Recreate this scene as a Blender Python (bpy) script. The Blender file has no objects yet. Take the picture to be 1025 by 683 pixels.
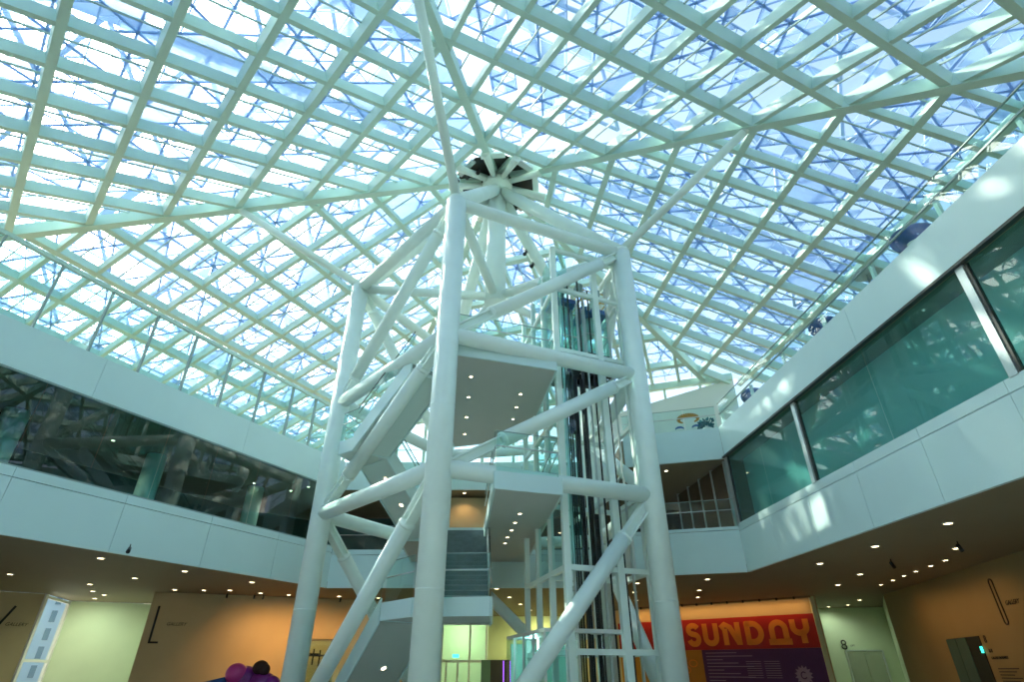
import bpy, bmesh, math, random
from mathutils import Vector, Matrix
random.seed(7)
E = 1.6                                   # eye height; plan heights below are measured from the eye
COL = bpy.context.scene.collection
ORG = {}                                  # world origin of each thing, so its parts can be written in world coordinates

def V(x, y, z=0.0): return Vector((x, y, z + E))
def az(a):
    a = math.radians(a); return Vector((math.sin(a), math.cos(a), 0))

# ------------------------------------------------------------------ materials
def mat(name, col, rough=.5, metal=0., bump=0., scale=8., var=0., emit=None, estr=0., spec=.5):
    m = bpy.data.materials.new(name); m.use_nodes = True
    nt = m.node_tree; b = nt.nodes['Principled BSDF']
    b.inputs['Base Color'].default_value = (*col, 1); b.inputs['Roughness'].default_value = rough
    b.inputs['Metallic'].default_value = metal; b.inputs['Specular IOR Level'].default_value = spec
    if var or bump:
        tc = nt.nodes.new('ShaderNodeTexCoord'); n = nt.nodes.new('ShaderNodeTexNoise')
        n.inputs['Scale'].default_value = scale; n.inputs['Detail'].default_value = 4
        nt.links.new(tc.outputs['Object'], n.inputs['Vector'])
        if var:
            r = nt.nodes.new('ShaderNodeValToRGB')
            r.color_ramp.elements[0].position = .3; r.color_ramp.elements[1].position = .7
            r.color_ramp.elements[0].color = (*[c*(1-var) for c in col], 1)
            r.color_ramp.elements[1].color = (*[min(1, c*(1+var)) for c in col], 1)
            nt.links.new(n.outputs['Fac'], r.inputs['Fac']); nt.links.new(r.outputs['Color'], b.inputs['Base Color'])
        if bump:
            bp = nt.nodes.new('ShaderNodeBump'); bp.inputs['Strength'].default_value = bump; bp.inputs['Distance'].default_value = .01
            nt.links.new(n.outputs['Fac'], bp.inputs['Height']); nt.links.new(bp.outputs['Normal'], b.inputs['Normal'])
    if emit:
        b.inputs['Emission Color'].default_value = (*emit, 1); b.inputs['Emission Strength'].default_value = estr
    return m

def glass(name, tint, refl=1.0, rough=0.0, body=0.0, bodycol=(.5, .7, .7)):
    m = bpy.data.materials.new(name); m.use_nodes = True
    nt = m.node_tree; nt.nodes.clear()
    out = nt.nodes.new('ShaderNodeOutputMaterial'); mx = nt.nodes.new('ShaderNodeMixShader')
    tr = nt.nodes.new('ShaderNodeBsdfTransparent'); tr.inputs['Color'].default_value = (*tint, 1)
    gl = nt.nodes.new('ShaderNodeBsdfGlossy'); gl.inputs['Roughness'].default_value = rough
    fr = nt.nodes.new('ShaderNodeFresnel')
    ge = nt.nodes.new('ShaderNodeNewGeometry'); mr = nt.nodes.new('ShaderNodeMapRange')      # same reflectance from both sides of a pane
    mr.inputs['To Min'].default_value = 1.5; mr.inputs['To Max'].default_value = 1/1.5
    nt.links.new(ge.outputs['Backfacing'], mr.inputs['Value']); nt.links.new(mr.outputs['Result'], fr.inputs['IOR'])
    ml = nt.nodes.new('ShaderNodeMath'); ml.operation = 'MULTIPLY'; ml.inputs[1].default_value = refl; ml.use_clamp = True
    nt.links.new(fr.outputs[0], ml.inputs[0]); nt.links.new(ml.outputs[0], mx.inputs[0])
    src = tr.outputs[0]
    if body:
        df = nt.nodes.new('ShaderNodeBsdfDiffuse'); df.inputs['Color'].default_value = (*bodycol, 1)
        m2 = nt.nodes.new('ShaderNodeMixShader'); m2.inputs[0].default_value = body
        nt.links.new(tr.outputs[0], m2.inputs[1]); nt.links.new(df.outputs[0], m2.inputs[2]); src = m2.outputs[0]
    nt.links.new(src, mx.inputs[1]); nt.links.new(gl.outputs[0], mx.inputs[2]); nt.links.new(mx.outputs[0], out.inputs[0])
    return m

def perforated(name, col, open_frac, trans):
    """sheet metal drilled with tiny holes: diffuse + light let through"""
    m = bpy.data.materials.new(name); m.use_nodes = True
    nt = m.node_tree; nt.nodes.clear()
    out = nt.nodes.new('ShaderNodeOutputMaterial')
    d = nt.nodes.new('ShaderNodeBsdfDiffuse'); d.inputs['Color'].default_value = (*col, 1)
    t = nt.nodes.new('ShaderNodeBsdfTranslucent'); t.inputs['Color'].default_value = (*col, 1)
    m1 = nt.nodes.new('ShaderNodeMixShader'); m1.inputs[0].default_value = trans
    tr = nt.nodes.new('ShaderNodeBsdfTransparent'); m2 = nt.nodes.new('ShaderNodeMixShader'); m2.inputs[0].default_value = open_frac
    nt.links.new(d.outputs[0], m1.inputs[1]); nt.links.new(t.outputs[0], m1.inputs[2])
    nt.links.new(m1.outputs[0], m2.inputs[1]); nt.links.new(tr.outputs[0], m2.inputs[2]); nt.links.new(m2.outputs[0], out.inputs[0])
    return m

M = dict(
    steel=mat('white_steel_paint', (.84, .94, .885), .38, var=.03, scale=1.5),
    beam=mat('pale_green_beam_paint', (.58, .76, .68), .5, var=.03, scale=1.2),
    fascia=mat('white_fascia_panel', (.66, .82, .82), .3, var=.02, scale=.7),
    wallw=mat('white_wall_paint', (.78, .82, .80), .6, var=.02, scale=.6),
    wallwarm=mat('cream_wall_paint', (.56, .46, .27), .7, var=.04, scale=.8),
    wallwarm_shaded=mat('shaded_cream_wall_paint', (.30, .23, .115), .7, var=.04, scale=.8),  # darker copy of the cream wall paint, its dim amber shade put into the colour
    wallgreen=mat('pale_wall_paint', (.62, .72, .52), .7, var=.03, scale=.8),
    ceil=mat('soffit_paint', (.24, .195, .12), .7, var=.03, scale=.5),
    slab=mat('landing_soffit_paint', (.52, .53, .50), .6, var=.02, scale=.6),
    floor=mat('pale_stone_floor', (.55, .54, .50), .25, var=.06, scale=.8),
    dark=mat('dark_bronze', (.035, .035, .032), .4),
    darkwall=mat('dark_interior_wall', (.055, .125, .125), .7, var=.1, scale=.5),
    brown=mat('brown_panelling', (.10, .065, .04), .5, var=.15, scale=2),
    alu=mat('brushed_aluminium', (.62, .66, .66), .35, .6, var=.04, scale=3),
    gasket=mat('grey_glazing_bar', (.30, .40, .39), .5),
    black=mat('black_metal', (.012, .013, .015), .4),
    rubber=mat('dark_cable', (.02, .022, .026), .5),
    bluegrey=mat('blue_machine_paint', (.06, .16, .42), .4),
    barm=mat('pale_glazing_bar', (.40, .52, .49), .5),
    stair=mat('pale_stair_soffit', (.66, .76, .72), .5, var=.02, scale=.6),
    step=mat('dark_stone_tread', (.13, .18, .19), .5, var=.15, scale=4),
    gl_roof=glass('roof_glass', (.77, .95, .93)),
    gl_rail=glass('green_edge_glass', (.74, .92, .89), 1.1),
    gl_screen=glass('tall_screen_glass', (.72, .92, .90), 2.2),
    gl_left=glass('grey_green_window_glass', (.30, .64, .66), 1.5),
    gl_right=glass('teal_window_glass', (.34, .66, .64), .8, body=.12, bodycol=(.25, .55, .52)),
    gl_lift=glass('lift_glass', (.62, .90, .88), 1.2),
    gl_ext=glass('clear_facade_glass', (.85, .97, .97)),
    lattice=perforated('perforated_blue_grey_sheet', (.56, .68, .90), .25, .5),
    panel=perforated('solid_blue_grey_sheet', (.50, .62, .88), .2, .5),
    truss=mat('outer_truss_paint', (.52, .62, .82), .5),
    lampw=mat('warm_lamp_lens', (.9, .8, .6), .4, emit=(1, .78, .45), estr=14),
    white=mat('white_plastic', (.8, .8, .78), .4),
    red=mat('red_banner_print', (.42, .012, .012), .6),
    orange=mat('orange_print', (.80, .26, .025), .6),
    mustard=mat('mustard_print', (.50, .22, .02), .6),
    purple=mat('purple_banner_print', (.075, .018, .14), .6),
    lilac=mat('lilac_print', (.34, .25, .42), .6),
    lettering=mat('black_lettering', (.01, .01, .01), .5),
    magenta=mat('magenta_fibreglass', (.20, .01, .22), .3, var=.2, scale=3),
    pink=mat('pink_fibreglass', (.55, .05, .30), .3),
    hair=mat('dark_brown_hair', (.035, .012, .008), .6, bump=.5, scale=30),
    skin=mat('skin', (.45, .27, .18), .5),
    cloth=mat('dark_cloth', (.02, .025, .03), .8),
    bluechair=mat('blue_shell', (.02, .10, .34), .3),
    teal=mat('teal_foliage', (.02, .16, .20), .5, var=.3, scale=6),
    tower=mat('pale_cladding', (.72, .88, .92), .6),
    towerwin=mat('tower_window', (.20, .36, .46), .2),
    yellow=mat('yellow_rail_paint', (.75, .45, .03), .4),
    steeldoor=mat('stainless_lift_door', (.55, .58, .52), .25, .7, var=.05, scale=2),
    mint=mat('mint_glow_panel', (.45, .80, .70), .5),
    violet=mat('violet_tube_light', (.3, .1, .8), .4, emit=(.35, .1, 1.), estr=3),
    exitg=mat('green_sign_face', (.02, .4, .3), .4, emit=(.05, .9, .65), estr=2.),
)

# ------------------------------------------------------------------ mesh helpers
def B(): return bmesh.new()
def prism(bm, pts, z0, z1):
    """vertical prism, pts in plan (any winding)"""
    a = [bm.verts.new(V(p[0], p[1], z0)) for p in pts]; b = [bm.verts.new(V(p[0], p[1], z1)) for p in pts]
    bm.faces.new(a[::-1]); bm.faces.new(b); n = len(pts)
    for i in range(n): bm.faces.new((a[i], a[(i+1) % n], b[(i+1) % n], b[i]))
def hexa(bm, c):
    """c: 8 corners, 4 bottom then 4 top in the same order"""
    v = [bm.verts.new(p) for p in c]
    for f in ((3, 2, 1, 0), (4, 5, 6, 7), (0, 1, 5, 4), (1, 2, 6, 5), (2, 3, 7, 6), (3, 0, 4, 7)): bm.faces.new([v[i] for i in f])
def bar(bm, p, q, u, n, w, h0, h1):
    """box from p to q, width w along u, from h0 to h1 along n"""
    s = u*(w/2)
    hexa(bm, [p-s+n*h0, p+s+n*h0, q+s+n*h0, q-s+n*h0, p-s+n*h1, p+s+n*h1, q+s+n*h1, q-s+n*h1])
def beam(bm, p, q, w, h, up=Vector((0, 0, 1))):
    d = (q-p).normalized(); u = d.cross(up)
    if u.length < 1e-4: u = d.cross(Vector((1, 0, 0)))
    u.normalize(); n = u.cross(d).normalized(); bar(bm, p, q, u, n, w, -h/2, h/2)
def tube(bm, p, q, r0, r1=None, seg=20, cap=True):
    r1 = r0 if r1 is None else r1
    d = (q-p).normalized(); a = d.cross(Vector((0, 0, 1)))
    if a.length < 1e-3: a = d.cross(Vector((1, 0, 0)))
    a.normalize(); b = d.cross(a)
    A = []; Bv = []
    for i in range(seg):
        t = 2*math.pi*i/seg; o = a*math.cos(t)+b*math.sin(t)
        A.append(bm.verts.new(p+o*r0)); Bv.append(bm.verts.new(q+o*r1))
    for i in range(seg):
        f = bm.faces.new((A[i], A[(i+1) % seg], Bv[(i+1) % seg], Bv[i])); f.smooth = True
    if cap: bm.faces.new(A[::-1]); bm.faces.new(Bv)
def lathe(bm, c, prof, seg=24, ax=Vector((0, 0, 1)), caps=True):
    ax = ax.normalized(); a = ax.cross(Vector((0, 0, 1)))
    if a.length < 1e-3: a = Vector((1, 0, 0))
    a.normalize(); b = ax.cross(a); rings = []
    for r, z in prof:
        rings.append([bm.verts.new(c+ax*z+(a*math.cos(2*math.pi*i/seg)+b*math.sin(2*math.pi*i/seg))*max(r, 1e-4)) for i in range(seg)])
    for k in range(len(rings)-1):
        for i in range(seg):
            f = bm.faces.new((rings[k][i], rings[k][(i+1) % seg], rings[k+1][(i+1) % seg], rings[k+1][i])); f.smooth = True
    if caps: bm.faces.new(rings[0][::-1]); bm.faces.new(rings[-1])
def blob(bm, c, r, sc=(1, 1, 1), sub=3):
    g = bmesh.ops.create_icosphere(bm, subdivisions=sub, radius=r, matrix=Matrix.Translation(c) @ Matrix.Diagonal((*sc, 1)))
    for v in g['verts']:
        for f in v.link_faces: f.smooth = True

def root(name, label, cat, org, group=None, kind=None):
    o = bpy.data.objects.new(name, None); o.empty_display_size = .3; COL.objects.link(o)
    o.location = org; ORG[o] = Vector(org); o['label'] = label; o['category'] = cat
    if group: o['group'] = group
    if kind: o['kind'] = kind
    return o
def part(name, bm, m, parent, label=None, kind=None):
    org = ORG[parent]
    bmesh.ops.recalc_face_normals(bm, faces=bm.faces[:])
    me = bpy.data.meshes.new(name); bm.to_mesh(me); bm.free(); me.transform(Matrix.Translation(-org)); me.materials.append(m)
    o = bpy.data.objects.new(name, me); COL.objects.link(o); o.parent = parent; ORG[o] = org
    if label: o['label'] = label
    if kind: o['kind'] = kind
    return o
def single(name, bm, m, label, cat, group=None, kind=None):
    bmesh.ops.recalc_face_normals(bm, faces=bm.faces[:])
    vs = [v.co for v in bm.verts]
    org = Vector((sum(v.x for v in vs)/len(vs), sum(v.y for v in vs)/len(vs), min(v.z for v in vs)))
    me = bpy.data.meshes.new(name); bm.to_mesh(me); bm.free(); me.transform(Matrix.Translation(-org)); me.materials.append(m)
    o = bpy.data.objects.new(name, me); COL.objects.link(o); o.location = org; ORG[o] = org
    o['label'] = label; o['category'] = cat
    if group: o['group'] = group
    if kind: o['kind'] = kind
    return o
def copy_tree(o, parent=None):
    c = o.copy(); COL.objects.link(c)
    if parent: c.parent = parent
    for ch in list(o.children): copy_tree(ch, c)
    return c
def S(name, bm, m, label, cat): return single(name, bm, m, label, cat, kind='structure')
def text(s, size, origin, xdir, m, parent, name='lettering', shear=0., up=Vector((0, 0, 1)), align='LEFT', depth=.006):
    cu = bpy.data.curves.new(name, 'FONT'); cu.body = s; cu.size = size; cu.extrude = depth; cu.shear = shear; cu.align_x = align
    tmp = bpy.data.objects.new(name, cu); COL.objects.link(tmp)
    me = bpy.data.meshes.new_from_object(tmp); bpy.data.objects.remove(tmp); me.materials.clear(); me.materials.append(m); me.name = name
    o = bpy.data.objects.new(name, me); COL.objects.link(o)
    x = xdir.normalized(); n = x.cross(up).normalized()
    R = Matrix((x, up, n)).transposed().to_4x4()
    o.parent = parent; o.matrix_local = Matrix.Translation(Vector(origin)-ORG[parent]) @ R
    ORG[o] = ORG[parent]
    return o

# ------------------------------------------------------------------ plan of the hall
def lineL(y): return -14+(y-15.5)*.4942          # left balcony edge, x at y
def lineR(y): return 8.87+(22.35-y)*.0752        # right balcony edge
LN, LF = (lineL(-5), -5), (lineL(27), 27.0)
K1, K2, K3 = (4.9, 27.0), (4.95, 23.5), (8.87, 22.35)
RN = (lineR(-5), -5)
Z1, ZS, ZG, Z3, Z4 = 3.2, 4.7, 4.98, 7.62, 9.0
dL = Vector((LF[0]-LN[0], LF[1]-LN[1], 0)).normalized(); nL = Vector((-dL.y, dL.x, 0))      # nL points away from the hall
dR = Vector((K3[0]-RN[0], K3[1]-RN[1], 0)).normalized(); nR = Vector((dR.y, -dR.x, 0))

bm = B(); prism(bm, [(-40, -6), (26, -6), (26, 50), (-40, 50)], -E-.3, -E)
S('floor', bm, M['floor'], 'pale polished stone floor of the ground level hall', 'floor')
OUT_L = [(-34, 19), (-22.56, 29.34), (-23.54, 32.46), (-20.04, 34.0), (-20.04, 46)]
def slab(name, z0, z1, m, label, lip=.12, wide=False):
    bm = B()
    a = Vector((*LN, 0))+nL*lip; b = Vector((*LF, 0))+nL*lip
    if wide: prism(bm, [(-42, -5), (a.x, a.y), (b.x, b.y), (b.x, 46), (-30, 46), (-38, 20)], z0, z1)
    else: prism(bm, [(-36, -5), (a.x, a.y), (b.x, b.y), (b.x, 46), (-20.04, 46), (-20.04, 34), (-23.54, 32.46), (-22.56, 29.34), (-36, 17.2)], z0, z1)
    prism(bm, [(b.x, 27+lip), (4.9, 27+lip), (4.9, 46), (b.x, 46)], z0, z1)
    c = Vector((*K3, 0))+nR*lip; d = Vector((*RN, 0))+nR*lip
    prism(bm, [(4.9, 23.5+lip), (8.87, 22.35+lip), (c.x, c.y), (d.x, d.y), (24, -5), (24, 46), (4.9, 46)], z0, z1)
    return S(name, bm, m, label, 'floor slab')
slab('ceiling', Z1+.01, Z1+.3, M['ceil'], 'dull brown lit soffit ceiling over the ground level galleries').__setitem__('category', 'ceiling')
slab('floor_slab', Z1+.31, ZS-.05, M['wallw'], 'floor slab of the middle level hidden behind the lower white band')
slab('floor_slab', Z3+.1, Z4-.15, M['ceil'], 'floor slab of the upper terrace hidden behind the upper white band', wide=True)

# white balcony bands: one thing per straight run and level, each cladding panel a part
trim_no = [0]
def band(p, q, out, z0, z1, zc, length, label):
    """cladding panels from p to q (plan) between z0 and z1; zc: seam height splitting a curb course on top, or None"""
    trim_no[0] += 1
    p = Vector((*p, 0)); q = Vector((*q, 0)); d = (q-p); L = d.length; d.normalize(); n = max(1, round(L/length))
    r = root('trim_%d' % trim_no[0], label, 'balcony band', V(p.x, p.y, z0), kind='structure')
    courses = [(z0, zc-.012), (zc+.012, z1)] if zc else [(z0, z1)]
    for i in range(n):
        a = p+d*(L*i/n+.006); b = p+d*(L*(i+1)/n-.006)
        for k, (u, v) in enumerate(courses):
            bm = B(); pts = [a, b, b+out*.11, a+out*.11]; prism(bm, [(t.x, t.y) for t in pts], u, v)
            part('panel' if k == 0 else 'curb_panel', bm, M['fascia'], r)
    return r
mid = Vector((0, 1, 0)); k3n = Vector((K3[0]-K2[0], K3[1]-K2[1], 0)).normalized(); k3o = Vector((-k3n.y, k3n.x, 0))
xo = Vector((1, 0, 0))
band(LN, LF, nL, Z1, ZG, ZS, 3.3, 'lower white panelled balcony band along the left side, below the dark window')
band(LN, LF, nL, Z3, Z4, None, 6.0, 'upper white balcony band along the left side, below the glass screens')
band(LF, K1, mid, Z1, ZG-.15, ZS-.1, 3.3, 'lower white balcony band across the back, behind the stairs')
band(LF, K1, mid, Z3, Z4, None, 4.4, 'upper white balcony band across the back, behind the stairs')
band(K1, K2, xo, Z1, ZG, ZS, 3.5, 'short return of lower white band beside the lift frame'); band(K1, K2, xo, Z3, Z4, None, 3.5, 'short return of upper white band beside the lift frame')
band(K2, K3, k3o, Z1, ZG-.1, ZS+.05, 4.1, 'lower white balcony band right of the right tower column')
band(K2, K3, k3o, Z3, Z4, None, 4.1, 'upper white balcony band right of the right tower column')
band(K3, RN, nR, Z1, ZG, ZS, 2.4, 'lower white panelled band under the teal right window, with sun patches')
band(K3, RN, nR, Z3+.14, Z4, None, 8.0, 'upper white band on the right side, below the glass railing')

# ------------------------------------------------------------------ left long window (level two)
w = root('window_1', 'long dark reflective strip window on the left side between white bands', 'window', V(lineL(10), 10, ZG), kind='structure')
Ltot = (Vector((*LF, 0))-Vector((*LN, 0))).length; step = 2.05; npan = int(Ltot/step)
for i in range(npan):
    a = Vector((*LN, 0))+dL*(step*i+.008)+nL*.06; b = Vector((*LN, 0))+dL*(step*(i+1)-.008)+nL*.06
    if i == npan-1: b = Vector((*LF, 0))-dL*.3+nL*.06
    bm = B(); v = [bm.verts.new(t) for t in (V(a.x, a.y, ZG), V(b.x, b.y, ZG), V(b.x, b.y, Z3), V(a.x, a.y, Z3))]; bm.faces.new(v)
    part('pane', bm, M['gl_left'], w)
bm = B(); a = Vector((*LN, 0))+nL*.06; b = Vector((*LF, 0))+nL*.06
beam(bm, V(a.x, a.y, Z3-.03), V(b.x, b.y, Z3-.03), .1, .05); part('top_rail', bm, M['gasket'], w)
bm = B(); beam(bm, V(a.x, a.y, ZG+.02), V(b.x, b.y, ZG+.02), .1, .05); part('sill_rail', bm, M['gasket'], w)
# room behind it
def wallstrip(name, p, q, z0, z1, m, label, th=.2, out=None):
    p = Vector((*p, 0)); q = Vector((*q, 0)); d = (q-p).normalized(); n = out or Vector((-d.y, d.x, 0))
    bm = B(); prism(bm, [(t.x, t.y) for t in (p, q, q+n*th, p+n*th)], z0, z1)
    return S(name, bm, m, label, 'wall')
a = Vector((*LN, 0))+nL*7.5; b = Vector((*LF, 0))+nL*7.5
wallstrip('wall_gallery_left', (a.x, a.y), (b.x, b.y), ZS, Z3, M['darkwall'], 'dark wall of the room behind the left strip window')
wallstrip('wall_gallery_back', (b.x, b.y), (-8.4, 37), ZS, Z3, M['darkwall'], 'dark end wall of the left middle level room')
for i, y in enumerate((16.0, 20.6, 25.2)):
    c = Vector((lineL(y), y, 0))+nL*3.6; bm = B(); tube(bm, V(c.x, c.y, ZS), V(c.x, c.y, Z3+.05), .38, seg=24)
    single('round_column', bm, M['steel'], ['round white column behind the left window, nearest the left picture edge', 'round white column in the middle behind the left window', 'round white column behind the right end of the left window'][i], 'column', group='columns behind the left window')

# ------------------------------------------------------------------ right long window (level two)
w = root('window_2', 'large teal tinted window on the right side with pale metal posts', 'window', V(lineR(12), 12, ZG), kind='structure')
posts = [22.28, 16.83, 9.65, 2.4, -4.6]
def onR(y, off=0.): 
    p = Vector((lineR(y), y, 0))+nR*off; return p
for i in range(len(posts)-1):
    a = onR(posts[i]-.1, .05); b = onR(posts[i+1]+.1, .05); nn = 2
    for k in range(nn):
        u = a.lerp(b, k/nn+.001); t = a.lerp(b, (k+1)/nn-.001)
        bm = B(); v = [bm.verts.new(s) for s in (V(u.x, u.y, ZG), V(t.x, t.y, ZG), V(t.x, t.y, Z3), V(u.x, u.y, Z3))]; bm.faces.new(v)
        part('pane', bm, M['gl_right'], w)
for y in posts:
    bm = B(); c = onR(y, -.03)
    bar(bm, V(c.x, c.y, ZG-.02), V(c.x, c.y, Z3+.02), dR, nR, .2, 0, .16); part('post', bm, M['alu'], w, 'pale metal post')
    bm = B(); c = onR(y-.15, .0); bar(bm, V(c.x, c.y, ZG), V(c.x, c.y, Z3), dR, nR, .06, 0, .08); part('edge_strip', bm, M['dark'], w)
bm = B(); a = onR(22.35, -.05); b = onR(-5, -.05); bar(bm, V(a.x, a.y, Z3), V(b.x, b.y, Z3), nR, Vector((0, 0, 1)), .14, 0, .06); part('head_rail', bm, M['dark'], w, 'dark bronze head rail')
bm = B(); a = onR(22.35, .02); b = onR(-5, .02); bar(bm, V(a.x, a.y, Z3+.07), V(b.x, b.y, Z3+.07), nR, Vector((0, 0, 1)), .1, 0, .06); part('head_rail', bm, M['brown'], w, 'thin brown upper head rail')
a = onR(22.4, .8); b = onR(-5, .8)
wallstrip('wall_right_inner', (a.x, a.y), (b.x, b.y), ZS, Z3, M['wallw'], 'white wall close behind the teal right window', out=nR)

# ------------------------------------------------------------------ roof: five planes z = a x + b y + c meeting at the hub
H = Vector((-.77, 20.75, 22.3))
A1 = Vector((-.741*-1, .671, 0))
F = dict(
    TL=dict(c=(.2580, .2466, 17.3826), hd=-43.7, s0=-5.35, ds=2.53, h0=.30, dh=1.78, what='glass roof slope high at upper left, grid running down to the left'),
    TR=dict(c=(-.1606, .3292, 15.3446), hd=64., s0=-5.32, ds=2.65, h0=-.15, dh=1.69, what='bluest glass roof slope at upper right above the hub'),
    BL=dict(c=(.3014, -.1490, 25.6233), hd=26.3, s0=-18.5, ds=2.57, h0=-8.0, dh=1.82, what='bright white glass roof slope down to the left terrace'),
    BR=dict(c=(-.3803, -.0433, 22.9063), hd=-6.5, s0=-10.4, ds=2.5, h0=-9.15, dh=1.6, what='glass roof slope down to the right terrace railing'),
    BK=dict(c=(-.1160, -.3350, 29.162), hd=109.1, s0=-2.6, ds=2.55, h0=.2, dh=1.75, what='glass roof slope at the back behind the lift'),
)
def clip(poly, a, b, c):
    """keep a x + b y + c <= 0 (2-D polygon)"""
    out = []
    for i in range(len(poly)):
        p, q = poly[i], poly[(i+1) % len(poly)]; fp = a*p[0]+b*p[1]+c; fq = a*q[0]+b*q[1]+c
        if fp <= 0: out.append(p)
        if fp*fq < 0:
            t = fp/(fp-fq); out.append((p[0]+(q[0]-p[0])*t, p[1]+(q[1]-p[1])*t))
    return out
def bounds(poly):
    poly = clip(poly, -.3014, .1490, 13.8-25.6233)      # eave lines
    poly = clip(poly, .3803, .0433, 14.0-22.9063)
    poly = clip(poly, .1160, .3350, 16.6-29.162)
    return clip(poly, 0, -1, -4.8)
def span(poly, axis, val):
    """clip the line {axis coordinate = val} to a convex 2-D polygon -> (lo, hi) on the other axis"""
    r = []
    for i in range(len(poly)):
        p, q = poly[i], poly[(i+1) % len(poly)]
        if (p[axis]-val)*(q[axis]-val) < 0:
            t = (val-p[axis])/(q[axis]-p[axis]); r.append(p[1-axis]+(q[1-axis]-p[1-axis])*t)
    return (min(r), max(r)) if len(r) >= 2 else None
BIG = [(-60, -30), (60, -30), (60, 70), (-60, 70)]
TOP = .52
shell_bm = {}
def lattice_tri(bm, bp, P, n, A, Bp, C, depth, wid):
    """one triangle of the outer screen: bars along its sides, smaller triangles inside"""
    def edge(p, q, w):
        d = (q-p).normalized(); u = d.cross(n).normalized(); bar(bm, p, q, u, n, w, 0, .05)
    edge(A, Bp, wid); edge(Bp, C, wid); edge(C, A, wid)
    if depth == 0 and random.random() < .72:                      # small solid triangle in the cell
        g = (A+Bp+C)/3; vs = [bm.verts.new(g+(p-g)*.74+n*o) for o in (.01, .04) for p in (A, Bp, C)]
        bm.faces.new(vs[:3]); bm.faces.new(vs[3:])
        for e in range(3): bm.faces.new((vs[e], vs[(e+1) % 3], vs[3+(e+1) % 3], vs[3+e]))
    if depth > 0:
        ab, bc, ca = (A+Bp)/2, (Bp+C)/2, (C+A)/2
        for k, t in enumerate(((A, ab, ca), (ab, Bp, bc), (ca, bc, C))):
            lattice_tri(bm, bp, P, n, *t, depth-1 if random.random() < .85 else 0, wid*.62)
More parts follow.
